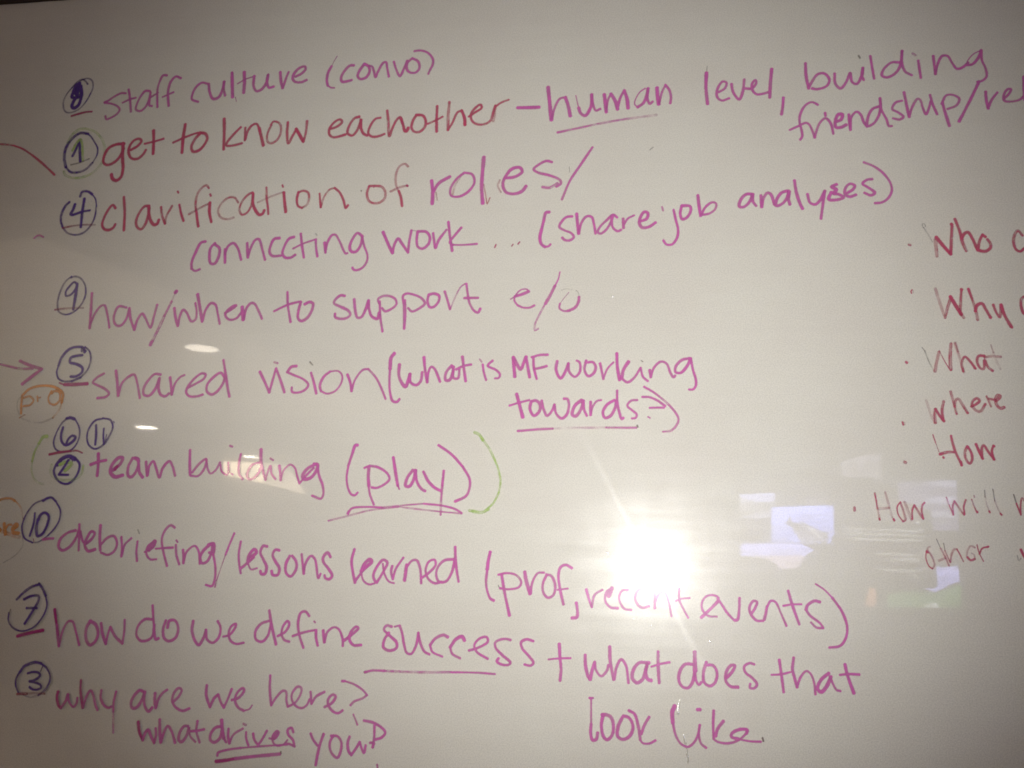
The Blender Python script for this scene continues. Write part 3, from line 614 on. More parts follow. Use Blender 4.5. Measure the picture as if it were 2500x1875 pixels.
('handwritten_word','M','the purple handwritten word "shared"','''40,.85:-7120 813 -7210 761 -7264 693 -7195 656 -7076 603 -7012 544 -7054 499 -7171 481
46,.9:-6953 851 -6911 678 -6877 514
40,.85:-6876 529 -6847 678 -6764 768 -6688 798 -6626 678 -6567 486
43,.85:-6310 797 -6390 805 -6474 723 -6530 604 -6513 530 -6441 516 -6365 604 -6321 753 -6320 619 -6278 531 -6213 509 -6163 546
43,.85:-6173 760 -6143 634 -6123 531
36,.8:-6123 531 -6093 679 -6026 767 -5974 790
39,.85:-5916 620 -5799 679 -5698 745 -5681 797 -5736 812 -5836 738 -5916 620 -5925 561 -5873 510 -5765 510 -5690 532
42,.85:-5407 752 -5475 819 -5562 767 -5643 664 -5641 576 -5568 533 -5496 577 -5430 679 -5409 767
42,.9:-5454 988 -5404 796 -5354 606 -5324 507''',[]),
('handwritten_word','O','the smudged orange word "pro" in its own ring','''38,0.81:-8266 496 -8261 360 -8247 270
35,0.69:-8247 481 -8161 503 -8095 451 -8127 391 -8230 368
32,0.56:-8046 504 -8028 436
22,0.62:-8035 481 -7995 489
38,0.75:-7845 572 -7880 482 -7844 407 -7769 392 -7713 452 -7729 557 -7812 572 -7840 542''',[('outer_ring','O','''41,0.94:-8268 511 -8176 602 -8003 647 -7821 632 -7715 572
47,0.69:-7769 610 -7678 542 -7677 422
31,0.44:-7673 452 -7696 333 -7775 213
25,.2|K:-7775 213 -7928 153 -8108 166 -8229 210 -8318 360 -8316 450 -8268 511
19,0.38:-8262 210 -8187 255''')]),
('numbered_ring','P','the numeral 6 in a ring above the short red rule','''50,.95:-7573 207 -7518 218 -7460 200
28,.85:-7452 200 -7381 98 -7356 -20 -7387 -137 -7456 -211 -7580 -235 -7673 -199 -7714 -112 -7696 6 -7635 140 -7573 207''',[('numeral','P','''42,.95:-7608 88 -7622 -8 -7601 -96 -7537 -146 -7455 -109 -7409 -42 -7460 -21 -7509 -65 -7532 -132'''),('underline','D','''40,.9:-7751 -270 -7611 -242 -7455 -223
30,.55:-7455 -223 -7360 -217 -7285 -245''')]),
('numbered_ring','P','the numeral 11 in a thin ring beside the 6','''32,.8:-7055 210 -7162 180 -7240 55 -7242 -63 -7195 -150 -7111 -190 -7007 -140 -6930 -16 -6898 101 -6941 189 -7055 215
14,.8:-6895 175 -6884 153''',[('numeral','P','''39,.95:-7138 122 -7121 -3 -7115 -134
32,.9:-7021 78 -7016 -17 -6994 -126
21,.6:-6986 -126 -6971 -2''')]),
('numbered_ring','P','the numeral 2 in a dark ring over a green smudged ring','''67,.95:-7619 -403 -7566 -329 -7469 -291 -7376 -327
38,.95:-7378 -312 -7305 -384 -7300 -470 -7341 -572 -7425 -645 -7521 -640 -7610 -576 -7655 -483 -7635 -403''',[('outer_ring','G','''39,.25:-7699 -404 -7700 -505 -7625 -577 -7495 -603 -7339 -586 -7255 -513 -7246 -412
18,.6|P:-7459 -357 -7442 -313 -7404 -356'''),('numeral','P','''52,.6|G:-7580 -402 -7512 -372 -7415 -385 -7454 -444 -7497 -481
42,.95:-7469 -342 -7506 -416 -7576 -532
38,.95:-7576 -532 -7442 -533''')]),
('written_bracket','G','the green bracket left of "team"','''50,.75:-7819 -32 -7874 -40 -7925 -129
37,.55:-7925 -129 -7966 -232 -7985 -364
28,.4>.2:-7985 -364 -7975 -481 -7928 -582 -7855 -638 -7772 -659''',[]),
('handwritten_word','M','the purple handwritten word "team"','''48,.95:-7055 -250 -7038 -380 -7032 -538
45,.95:-7145 -396 -7041 -358 -6934 -335
54,.85:-6823 -463 -6726 -375 -6704 -303 -6766 -304 -6846 -406 -6851 -492 -6781 -548 -6675 -525
45,.9|D2:-6793 -455 -6768 -412
45,.85:-6564 -301 -6612 -417 -6597 -531 -6549 -544 -6485 -443 -6485 -314 -6549 -301 -6491 -329 -6448 -486 -6394 -549
45,.85:-6373 -349 -6336 -526
41,.85:-6330 -512 -6321 -398 -6274 -340 -6225 -425 -6165 -545 -6133 -424 -6052 -337 -5998 -407 -5954 -520''',[]),
('handwritten_word','M','the purple handwritten word "building"','''44,.9:-5786 -191 -5773 -347 -5751 -503
38,.7:-5742 -517 -5637 -515 -5559 -401 -5554 -302 -5639 -360 -5724 -474
35,.7:-5554 -302 -5518 -429 -5475 -484 -5412 -441 -5362 -342
32,.75:-5352 -370 -5328 -454 -5249 -495 -5250 -340
29,.7:-5248 -354 -5222 -466 -5175 -493
35,.6:-5249 -128 -5218 -139
38,.85:-5092 -232 -5108 -366 -5088 -492 -5038 -547
52,.85:-4829 -172 -4817 -306 -4802 -390
40,.85:-4814 -334 -4923 -363 -4980 -462 -4973 -532 -4920 -545 -4838 -474 -4803 -376
40,.9:-4804 -362 -4765 -473 -4735 -549
34,.8:-4735 -549 -4714 -458 -4685 -374 -4662 -471 -4604 -540
34,.6:-4694 -283 -4655 -304
40,.9:-4568 -372 -4549 -455 -4534 -552
31,.8:-4534 -552 -4504 -427 -4423 -356 -4361 -397 -4324 -493 -4286 -589
34,.8:-4286 -589 -4208 -491 -4114 -393
48,.85:-4103 -351 -4200 -408 -4251 -492 -4233 -533 -4147 -518 -4076 -420 -4067 -351 -4118 -345
37,.85:-4067 -351 -4042 -475 -3981 -611 -3966 -721 -3991 -769 -4108 -737''',[]),
('handwritten_word','M','the purple handwritten word "(play)"','''42,.95:-3567 -102 -3595 -102 -3636 -234 -3670 -359
31,.9:-3670 -359 -3681 -510 -3650 -646 -3602 -713 -3559 -719 -3526 -685
34,.9:-3462 -383 -3399 -355
36,.8:-3399 -355 -3285 -374 -3167 -447 -3135 -515 -3201 -584 -3297 -626 -3354 -620
50,.85:-3405 -382 -3405 -492 -3390 -601
33,.85:-3399 -574 -3369 -709 -3312 -829
44,.95:-3102 -248 -3063 -432 -3025 -594
27,.8:-3026 -581 -3004 -634
47,.85:-2847 -401 -2911 -497 -2927 -592 -2878 -598 -2827 -509 -2812 -401
38,.8:-2812 -407 -2783 -549 -2723 -629 -2678 -652
41,.9:-2713 -419 -2645 -533 -2558 -612 -2487 -645
38,.9:-2460 -402 -2470 -584
35,.6:-2470 -584 -2475 -758 -2473 -931
36,.9:-2542 -90 -2370 -204 -2226 -351
38,.9:-2226 -351 -2137 -498 -2133 -605 -2170 -699 -2303 -770''',[('underline','M','''39,.95:-3635 -944 -3623 -917
30,.85:-3635 -944 -3590 -882 -3422 -859 -3212 -861
25,.5:-3212 -861 -2934 -828 -2686 -805
30,.85:-2686 -805 -2451 -824 -2299 -861 -2215 -905
24,.5:-2215 -912 -2516 -892 -3003 -849
25,.45:-3003 -849 -3349 -897 -3626 -971 -3877 -1037''')]),
('handwritten_word','M','the purple handwritten word "vision"','''44,.9:-4939 833 -4858 694 -4786 563
36,.85:-4786 563 -4755 723 -4724 876
41,.9:-4724 876 -4650 723 -4584 564
33,.6:-4754 957 -4707 945
41,.9:-4449 905 -4516 897 -4569 825
35,.85:-4569 825 -4476 788 -4338 730 -4273 665 -4298 608 -4383 564 -4480 571 -4490 629
41,.9:-4248 817 -4201 694 -4157 550
24,.6|K:-4274 958 -4234 919
41,.85:-3998 831 -4074 766 -4117 651 -4096 579
29,.8:-4096 579 -4013 548 -3913 580 -3840 680 -3832 780 -3888 838 -3991 835
40,.9:-3764 795 -3715 680 -3694 580
32,.75:-3694 580 -3660 723 -3567 852 -3495 866
34,.75:-3495 866 -3386 751 -3304 609 -3246 482''',[]),
('handwritten_word','M','the purple handwritten word "(what"','''52,.98:-3167 1067 -3207 1009 -3212 866
37,.9:-3212 866 -3211 723 -3194 567 -3151 454 -3094 447 -3067 482
49,.85:-3093 923 -3092 780 -3035 666 -2998 638 -2967 723 -2950 801
43,.85:-2950 801 -2937 695 -2863 659 -2809 709 -2794 822
43,.95:-2782 1015 -2759 851 -2723 695
37,.85:-2723 695 -2715 822 -2683 893 -2639 865 -2560 702
45,.8:-2422 907 -2488 822 -2491 723 -2441 723 -2403 822 -2400 892
37,.8:-2399 878 -2393 751 -2337 744 -2321 864
42,.9:-2292 1020 -2265 864 -2237 709
37,.85:-2363 857 -2280 899 -2176 920''',[]),
('handwritten_word','M','the purple handwritten word "is"','''36,.9:-2031 920 -2013 821 -1981 723
23,.5:-2073 990 -2043 951
34,.85:-1907 969 -1967 905 -1861 849 -1810 793 -1823 751 -1871 744''',[]),
('handwritten_word','M','the purple handwritten word "MF"','''50,.9:-1651 1010 -1640 891 -1625 765
47,.9:-1651 1010 -1600 918 -1556 855 -1518 946 -1492 1016
42,.9:-1492 1016 -1468 890 -1441 758
36,.9:-1402 1009 -1392 876 -1354 737
36,.9:-1423 1009 -1327 1037 -1225 1040
39,.85:-1392 862 -1310 876 -1235 897''',[]),
('handwritten_word','M','the purple handwritten word "working"','''41,.85:-1107 959 -1118 848 -1061 744 -1009 820 -970 931
36,.8:-970 931 -954 820 -886 764 -826 833 -835 944 -869 965
38,.85:-754 965 -772 847 -724 771 -657 812 -638 888 -673 944 -740 941
38,.85:-585 929 -564 833 -543 736
27,.75:-543 736 -497 860 -424 943
43,.95:-385 1053 -377 887 -349 723
49,.85:-244 949 -304 846 -323 743
35,.85:-323 743 -256 695 -177 750 -98 873
32,.75:-98 873 -71 764 -12 709
16,.7|K:-92 962 -72 948
40,.9:10 845 21 757
35,.8:21 757 60 873 139 948 205 927 257 804 290 757 309 777
40,.85:480 988 389 967 316 886 316 818 375 811 453 899 493 988
34,.85:493 988 518 845 549 736 549 655 516 608 471 608''',[]),
('handwritten_word','M','the purple handwritten word "towards?)"','''47,.95:-1595 549 -1557 418 -1511 261
30,.85:-1680 404 -1571 439 -1436 474
44,.85:-1415 453 -1426 364 -1376 282 -1310 337 -1305 420 -1354 467 -1408 460
38,.85:-1286 468 -1256 351 -1214 283 -1161 338 -1129 420
38,.85:-1129 420 -1106 311 -1038 250 -978 298 -954 421 -975 489 -1016 492
46,.85:-800 476 -880 408 -911 299 -871 279 -812 354 -780 469
38,.85:-780 469 -772 367 -737 286
38,.9:-693 456 -691 293
30,.8:-691 293 -665 395 -620 463 -566 477
40,.85:-407 478 -493 423 -545 328 -518 261 -452 288 -400 383 -387 464
37,.9:-378 593 -374 451 -346 316 -320 249 -300 262
32,.85:-137 478 -209 471 -255 410 -202 357 -143 303 -156 263 -201 256
34,.85:-78 516 8 513 112 466 190 406
29,.8:177 386 99 388 8 385
21,.6:-12 277 14 262
32,.85>.5:-58 641 73 560 216 439 307 333 345 253 319 173 254 113 164 99''',[('underline','M','''35,.9>.6:-1568 93 -1344 113 -1143 126
29,.2:-1143 126 -875 137 -503 145
32,.5>.75:-503 145 -319 144 -149 145
26,.8|K:-138 172 -130 154''')]),
('written_bracket','G','the tall green bracket right of "(play)"','''47,.42:-2099 72 -2043 45 -1992 -23
35,.3:-2009 4 -1908 -130 -1835 -265
30,.42:-1835 -265 -1782 -398 -1757 -531 -1774 -651
29,.42:-1774 -651 -1830 -771 -1908 -852
45,.38:-1894 -852 -1974 -893 -2083 -880
40,.36:-2083 -882 -2124 -873''',[]),
('bullet_dot','R','the bullet dot before "What"','''37,.75:2925 934 2933 925''',[]),
('handwritten_word','R','the crimson handwritten word "What"','''13,.6|K:3108 1107 3136 1064
15,.3|K:3136 1064 3173 938 3219 833
40,.55:3232 823 3262 957 3290 1053
13,.6:3291 1068 3341 947 3387 851
42,.55:3404 842 3405 995 3424 1149
11,.6:3383 861 3398 1014
33,.25:3468 1158 3488 1062 3515 937 3542 813
13,.4:3469 1163 3492 1052
33,.65:3534 823 3523 918 3563 994 3604 956 3666 856
27,.7:3654 860 3668 853
36,.6:3772 1003 3711 1003 3689 937 3719 860 3753 851 3769 955 3798 879 3846 827
20,.8:3842 832 3855 836
16,.55:3849 1132 3870 1041
27,.2:3870 1041 3897 936 3930 850
33,.35:3771 984 3841 998 3944 991''',[]),
('bullet_dot','R','the bullet dot before "where"','''24,.8:2847 235 2854 202
27,.3:2864 230 2867 207''',[]),
('handwritten_word','R','the crimson handwritten word "where"','''31,.2:3115 486 3137 406 3158 312 3192 228
40,.55:3200 228 3197 312 3210 387
13,.7:3187 228 3196 322 3205 383
36,.6:3210 387 3249 313 3293 248
36,.6:3285 257 3279 369 3303 477
31,.65:3384 590 3400 501 3416 417 3432 332
36,.65:3416 417 3434 492 3461 506 3500 436 3549 342
36,.6:3593 417 3647 446 3684 483 3660 511 3615 483 3603 427 3642 371 3684 362 3742 446
27,.65:3761 535 3779 484 3800 418
36,.65:3780 507 3848 493
39,.65:3856 484 3892 512 3907 540 3878 549 3853 502 3861 437 3901 396 3936 410''',[]),
('bullet_dot','R','the bullet dot before "How", the lower of the two left of it','''43,.65:2844 -221 2857 -228''',[]),
('handwritten_word','R','the crimson handwritten word "How"','''16,.7:3164 93 3187 5
9,.6:3187 5 3219 -105
36,.9:3226 -128 3239 -128
37,.7:3239 -123 3310 -104 3378 -103
28,.9:3259 -160 3264 -169
34,.75:3356 81 3368 -2 3395 -112 3439 -222
37,.95:3440 -212 3446 -249
35,.75:3520 -37 3490 -102 3501 -193 3532 -229 3561 -183 3554 -101 3528 -46
34,.95:3518 -36 3524 -43
35,.7:3611 -9 3643 -100 3672 -173
35,.75:3665 -164 3673 -45 3691 -22 3737 -99 3791 -180
32,.75:3786 -180 3772 -89 3793 -25
30,.95:3795 -27 3801 -34''',[]),
('handwritten_word','O','the orange word cut off by the left edge, smudged, in a faded ring','''52,0.75:-8346 -1224 -8299 -1266
54,0.75:-8257 -1179 -8219 -1314
39,0.69:-8230 -1250 -8191 -1192 -8151 -1191
51,0.75:-8112 -1240 -8062 -1203 -8082 -1175 -8129 -1233 -8104 -1289 -8031 -1295
60,0.25:-8281 -1280 -8016 -1344''',[('outer_ring','O','''40,0.62:-8408 -896 -8318 -858 -8205 -856 -8153 -883
24,0.38:-8154 -876 -8060 -960 -7998 -1102
18,.22|K:-7998 -1102 -7963 -1356 -7945 -1440 -8027 -1569 -8185 -1672''')]),
('numbered_ring','P','the numeral 10 in a tall ring before "debriefing"','''38,.9:-7747 -875 -7697 -841 -7635 -830 -7565 -878
28,.85:-7565 -878 -7485 -991 -7482 -1118 -7530 -1218 -7610 -1312
21,.6:-7610 -1312 -7738 -1400 -7816 -1409
28,.85:-7816 -1409 -7935 -1356 -7994 -1230 -7986 -1130 -7940 -1015 -7861 -913 -7749 -861''',[('numeral','P','''35,.95:-7839 -1034 -7837 -1169 -7868 -1326
45,.95:-7783 -1111 -7789 -1225 -7758 -1323 -7692 -1293 -7640 -1164 -7640 -1065 -7701 -1024 -7759 -1061 -7780 -1125'''),('underline','D','''42,.85|M:-7673 -1365 -7604 -1354 -7534 -1348
12,.8:-7811 -1359 -7799 -1394''')]),
('handwritten_word','M','the purple handwritten word "debriefing"','''44,.85:-7230 -1239 -7335 -1269 -7431 -1356 -7440 -1454 -7380 -1494 -7293 -1450 -7216 -1336 -7186 -1223
38,.9:-7192 -1160 -7174 -1307 -7156 -1488
38,.8:-7166 -1251 -7110 -1375 -7068 -1402
44,.85:-7068 -1402 -6998 -1344 -6963 -1267 -7012 -1247 -7062 -1332 -7081 -1416 -7024 -1491 -6928 -1468
47,.95:-6896 -1167 -6885 -1327 -6857 -1479
38,.8:-6859 -1410 -6786 -1325 -6698 -1295 -6641 -1376 -6659 -1474 -6743 -1531 -6845 -1507
38,.9:-6589 -1306 -6565 -1430 -6558 -1546
35,.8:-6553 -1526 -6531 -1401 -6451 -1316
38,.9:-6362 -1355 -6362 -1479 -6339 -1595
20,.6|K:-6376 -1210 -6349 -1255
66,.85:-6199 -1453 -6128 -1348
32,.8:-6248 -1482 -6135 -1417 -6121 -1348 -6212 -1406 -6223 -1502 -6162 -1569 -6080 -1566
37,.85:-5879 -1170 -5935 -1143 -5996 -1193 -6036 -1305 -6003 -1455 -5928 -1643
34,.85:-6103 -1437 -5969 -1424 -5873 -1417
37,.85:-5839 -1382 -5818 -1504 -5767 -1618
34,.7:-5838 -1327 -5821 -1347
40,.9:-5736 -1440 -5718 -1528 -5713 -1603
34,.85:-5714 -1596 -5682 -1459 -5585 -1388 -5526 -1455 -5495 -1603
42,.85:-5381 -1362 -5461 -1439 -5497 -1522 -5467 -1595 -5403 -1573 -5356 -1463 -5351 -1368
42,.85:-5410 -1370 -5338 -1354 -5332 -1476 -5385 -1464
36,.85:-5332 -1476 -5286 -1637 -5278 -1784 -5306 -1865 -5387 -1855''',[]),
('written_slash','M','the slash between "debriefing" and "lessons"','''31,.9:-5080 -1218 -5131 -1362 -5170 -1485
17,.6:-5170 -1485 -5217 -1661 -5254 -1797
25,.4:-5254 -1797 -5268 -1877''',[]),
('handwritten_word','M','the purple handwritten word "lessons"','''36,.9:-4985 -1317 -4997 -1466 -4976 -1600 -4948 -1700
42,.85:-4951 -1639 -4884 -1584 -4797 -1501
47,.85:-4847 -1516 -4767 -1439 -4799 -1407 -4864 -1489 -4872 -1557
28,.75:-4871 -1570 -4819 -1649 -4742 -1633
42,.85:-4636 -1368 -4687 -1363 -4716 -1444 -4672 -1524 -4621 -1616 -4635 -1696 -4685 -1698 -4695 -1665
41,.85:-4474 -1411 -4525 -1405 -4555 -1467 -4512 -1546 -4455 -1624 -4469 -1704 -4533 -1706 -4552 -1660
41,.85:-4332 -1473 -4374 -1568 -4365 -1674 -4304 -1718 -4240 -1630 -4248 -1537 -4303 -1472
38,.9:-4184 -1449 -4161 -1561 -4137 -1680
36,.85:-4137 -1680 -4125 -1560 -4062 -1465 -4009 -1504 -3949 -1726 -3925 -1673
41,.85:-3814 -1471 -3853 -1419 -3905 -1474 -3901 -1527 -3824 -1617 -3776 -1694 -3815 -1735 -3865 -1717 -3872 -1691''',[]),
('handwritten_word','M','the purple handwritten word "learned"','''41,.9:-3519 -1370 -3545 -1503 -3522 -1633 -3485 -1763
38,.85:-3480 -1737 -3403 -1630 -3339 -1562
49,.85:-3378 -1590 -3294 -1508 -3316 -1483 -3382 -1537 -3417 -1630
27,.8:-3417 -1630 -3383 -1733 -3310 -1777 -3215 -1754
38,.85:-3215 -1754 -3141 -1621 -3099 -1515 -3150 -1484 -3227 -1572 -3262 -1677 -3229 -1754
29,.8:-3154 -1530 -3126 -1647 -3065 -1736 -3002 -1753
37,.85:-3035 -1553 -3045 -1618 -3019 -1708
32,.8:-3019 -1708 -2991 -1590 -2903 -1450
48,.9:-2858 -1534 -2874 -1716
35,.85:-2856 -1560 -2792 -1480 -2737 -1478 -2692 -1568 -2669 -1742
34,.85:-2672 -1684 -2580 -1616 -2504 -1523 -2520 -1465 -2587 -1487 -2623 -1579 -2591 -1681 -2506 -1736 -2426 -1720
37,.85:-2291 -1452 -2398 -1468 -2475 -1548 -2491 -1639 -2454 -1715 -2373 -1712 -2310 -1620 -2276 -1477
40,.9:-2277 -1308 -2262 -1489 -2218 -1707''',[]),
('handwritten_word','M','the purple handwritten word "how"','''43,.95|D2:-7381 -2223 -7334 -2384 -7289 -2530
43,.9:-7322 -2411 -7291 -2544 -7258 -2663
37,.85:-7257 -2649 -7235 -2488 -7176 -2364 -7116 -2362 -7053 -2480 -6985 -2637
48,.85:-6875 -2345 -6916 -2434 -6895 -2580 -6835 -2631 -6768 -2575 -6751 -2481 -6793 -2389 -6875 -2345
45,.9:-6724 -2366 -6689 -2491 -6628 -2608
34,.85:-6628 -2608 -6615 -2488 -6595 -2408
45,.85:-6595 -2408 -6505 -2523 -6407 -2592
37,.85:-6407 -2592 -6402 -2453 -6413 -2313''',[]),
('handwritten_word','M','the purple handwritten word "do"','''39,.85:-6044 -2292 -6147 -2296 -6226 -2379 -6235 -2485 -6175 -2549 -6087 -2545 -6020 -2490 -6014 -2357
39,.9:-6064 -2126 -6024 -2331 -5971 -2527 -5936 -2512
42,.85:-5866 -2298 -5890 -2405 -5863 -2509 -5793 -2539 -5711 -2490 -5696 -2371 -5749 -2293 -5821 -2303 -5834 -2383''',[]),
('handwritten_word','M','the purple handwritten word "we"','''44,.85:-5507 -2290 -5510 -2402 -5460 -2518 -5404 -2568 -5349 -2474 -5330 -2388
38,.85:-5330 -2388 -5303 -2498 -5227 -2534 -5155 -2466 -5146 -2348 -5189 -2278
35,.85:-5099 -2457 -5022 -2434 -4953 -2340 -4949 -2301 -5004 -2329 -5032 -2408 -5001 -2498 -4926 -2534 -4828 -2517''',[]),
('numbered_ring','P','the numeral 7 in an open ring over a thick rule','''41,.8:-7924 -2121 -7844 -2036 -7746 -1963 -7642 -1925
40,.9:-7643 -1918 -7579 -1985 -7528 -2065
27,.9:-7528 -2065 -7494 -2187 -7535 -2324 -7639 -2451 -7801 -2505 -7932 -2463 -7999 -2384 -8006 -2289
15,.5|K:-8004 -2302 -7990 -2247
13,.9:-7653 -1905 -7642 -1925''',[('numeral','P','''40,.95:-7823 -2117 -7729 -2073 -7628 -2069 -7620 -2123 -7684 -2262 -7768 -2415
37,.9:-7771 -2222 -7629 -2217'''),('underline','D','''49,.95|D2:-7845 -2567 -7675 -2520 -7503 -2483''')]),
('handwritten_word','M','the purple handwritten word "define"','''38,.85:-4534 -2251 -4630 -2288 -4692 -2381 -4676 -2471 -4596 -2494 -4532 -2426 -4502 -2282
41,.9:-4538 -2128 -4494 -2295 -4418 -2518
35,.85:-4405 -2421 -4311 -2365 -4270 -2273 -4294 -2242 -4345 -2302 -4358 -2393 -4317 -2462 -4252 -2479
38,.85:-4026 -2173 -4079 -2123 -4134 -2138 -4160 -2243 -4142 -2371 -4072 -2541
35,.85:-4216 -2413 -4073 -2362 -3929 -2330
37,.9:-3929 -2330 -3923 -2413 -3894 -2508
29,.6:-3961 -2232 -3946 -2244
43,.9:-3839 -2333 -3826 -2409 -3814 -2466
34,.85:-3812 -2466 -3782 -2343 -3703 -2289 -3646 -2312 -3590 -2424 -3584 -2500
40,.85:-3568 -2436 -3490 -2369 -3407 -2289 -3429 -2271 -3493 -2331 -3507 -2421 -3455 -2482 -3359 -2478''',[]),
('handwritten_word','M','the purple handwritten word "success"','''39,.85:-2999 -2253 -3061 -2243 -3092 -2289 -3027 -2350 -2928 -2434 -2931 -2497 -3017 -2526 -3086 -2491 -3078 -2402 -3029 -2324
26,.6:-2965 -2252 -2905 -2237
36,.85:-2905 -2237 -2874 -2305 -2839 -2442 -2800 -2541 -2746 -2551 -2691 -2448 -2672 -2309
34,.85:-2672 -2309 -2638 -2434 -2587 -2519 -2526 -2547
41,.85:-2316 -2344 -2370 -2322 -2462 -2363 -2524 -2441
31,.8:-2524 -2447 -2494 -2515 -2372 -2565
44,.85:-2116 -2373 -2144 -2331 -2222 -2365 -2284 -2456
33,.8:-2284 -2456 -2254 -2529 -2160 -2574
33,.85:-2061 -2483 -1970 -2454 -1842 -2374 -1857 -2325 -1935 -2341 -1998 -2418 -1969 -2491 -1835 -2565
35,.85:-1576 -2344 -1648 -2334 -1751 -2376 -1749 -2432 -1668 -2515 -1568 -2596 -1599 -2622 -1690 -2614 -1730 -2585 -1708 -2553
35,.85:-1310 -2345 -1388 -2329 -1452 -2363 -1437 -2430 -1357 -2513 -1304 -2584 -1335 -2616 -1406 -2607''',[('underline','M','''39,.8|K:-3295 -2783 -3278 -2779
34,.75:-3291 -2783 -3205 -2760 -3056 -2756
33,.5:-3056 -2756 -2655 -2752 -2258 -2733
28,.8:-2260 -2733 -1946 -2724 -1744 -2729''')]),
('written_plus_sign','M','the plus sign after "success"','''40,.95:-1012 -2362 -999 -2521 -986 -2642 -994 -2763
27,.9:-1132 -2539 -999 -2521 -878 -2513''',[]),
('handwritten_word','M','the purple handwritten word "what"','''44,.95:-714 -2471 -709 -2580 -679 -2699 -654 -2734
44,.9:-654 -2734 -630 -2625 -606 -2551
34,.85:-606 -2539 -586 -2635 -529 -2692 -467 -2629 -449 -2568
44,.85:-438 -2368 -431 -2519 -391 -2721
37,.85:-385 -2721 -355 -2575 -306 -2501 -256 -2559 -224 -2749
44,.85:4 -2523 -107 -2528 -169 -2603 -181 -2699 -131 -2744 -69 -2705 -33 -2596 -14 -2529 -32 -2644 -8 -2702 29 -2712
41,.85:103 -2398 103 -2518 115 -2732
29,.9:29 -2563 128 -2529 232 -2506''',[]),
('handwritten_word','M','the purple handwritten word "(prof"','''47,.95:-1851 -1354 -1870 -1452 -1880 -1555
36,.9:-1880 -1555 -1887 -1721 -1863 -1822 -1827 -1891 -1787 -1908
41,.9:-1705 -1613 -1666 -1803 -1635 -1928 -1598 -2071
31,.8:-1745 -1614 -1659 -1592 -1540 -1608 -1472 -1682 -1497 -1746 -1614 -1775 -1720 -1766
16,.4|K:-1740 -1735 -1733 -1754
49,.9:-1433 -1572 -1414 -1667 -1364 -1817
33,.85:-1357 -1817 -1341 -1690 -1279 -1580 -1207 -1571
36,.85:-1174 -1596 -1217 -1698 -1208 -1799 -1155 -1853 -1091 -1820 -1074 -1706 -1121 -1607 -1180 -1590
38,.9:-883 -1510 -955 -1475 -1013 -1502 -1037 -1591 -1015 -1754 -972 -1922
25,.85:-1047 -1762 -924 -1742''',[]),
('written_comma','M','the comma after "prof"','''40,.95:-825 -1898 -811 -1984 -816 -2059 -873 -2071''',[]),
('handwritten_word','M','the purple handwritten word "recent"','''35,.95:-712 -1744 -679 -1855 -646 -1940
33,.75:-646 -1940 -615 -1803 -527 -1743
58,.8:-419 -1721 -456 -1809
33,.8:-413 -1721 -476 -1760 -494 -1860 -436 -1933 -347 -1942
32,.8:-235 -1733 -298 -1742 -336 -1817 -316 -1891 -272 -1945 -196 -1954
37,.8:-46 -1708 -122 -1735 -153 -1823 -121 -1896 -71 -1925 4 -1904
37,.85:67 -1741 67 -1926
32,.85:67 -1864 117 -1764 167 -1737 216 -1822 253 -2004
30,.9:341 -1700 341 -1817 389 -1926 438 -2015
27,.85:303 -1837 365 -1810 458 -1798''',[]),
('handwritten_word','M','the purple handwritten word "events)"','''39,.95:583 -2008 676 -1919 763 -1831
29,.9:745 -1843 776 -1787 727 -1759 641 -1774 591 -1849 603 -1934 663 -1986 755 -1991
32,.85:764 -1794 800 -1841 871 -1948 943 -2023
36,.9:949 -2023 979 -2016 999 -1907 1006 -1779
34,.85:1138 -1937 1175 -1876 1195 -1814 1159 -1804 1115 -1866 1120 -1938 1184 -2014 1256 -2017
36,.9:1269 -2004 1289 -1932 1302 -1859
29,.85:1289 -1895 1346 -1797 1394 -1807 1450 -1925 1506 -2061
36,.95:1535 -1681 1573 -1825 1643 -2037
26,.95:1477 -1846 1573 -1827 1674 -1821
38,.9:1871 -1789 1812 -1780 1739 -1830 1720 -1879
31,.85:1720 -1879 1759 -1937 1863 -2016 1896 -2062
31,.7:1896 -2068 1826 -2065 1769 -2014
22,.9:1833 -1596 1923 -1655 2003 -1737
33,.9:2003 -1737 2103 -1888 2149 -2052 2126 -2171 2065 -2249 1953 -2272''',[]),
('handwritten_word','M','the purple handwritten word "does"','''41,.85:493 -2516 401 -2520 340 -2606 333 -2702 375 -2764 436 -2767 485 -2694 504 -2598
53,.85:506 -2384 510 -2586
31,.85:510 -2586 521 -2692 551 -2732 576 -2701
38,.85:633 -2486 601 -2594 606 -2700 666 -2738 727 -2694 746 -2587 705 -2518 644 -2515
40,.85:848 -2641 909 -2579 940 -2507 898 -2509 848 -2582 841 -2676 894 -2732 972 -2734
33,.85:1150 -2485 1102 -2475 1042 -2514 1052 -2572 1134 -2638 1175 -2695 1144 -2737 1097 -2734 1103 -2693''',[]),
('handwritten_word','M','the purple handwritten word "that"','''35,.95:1419 -2425 1438 -2589 1456 -2762
26,.9:1331 -2588 1432 -2577 1533 -2549
38,.9:1573 -2395 1557 -2524 1578 -2617 1599 -2703
30,.85:1599 -2703 1643 -2590 1704 -2529 1750 -2562 1781 -2653 1789 -2768
42,.9:1937 -2541 1853 -2615 1814 -2709 1848 -2742 1908 -2681 1959 -2575
32,.85:1947 -2575 1979 -2655 2011 -2711 2051 -2720
39,.95:2109 -2440 2128 -2543 2189 -2736
30,.95:2052 -2553 2145 -2540 2255 -2540''',[]),
('bullet_dot','R','the bullet dot before "How will"','''36,.65:2282 -743 2283 -775''',[]),
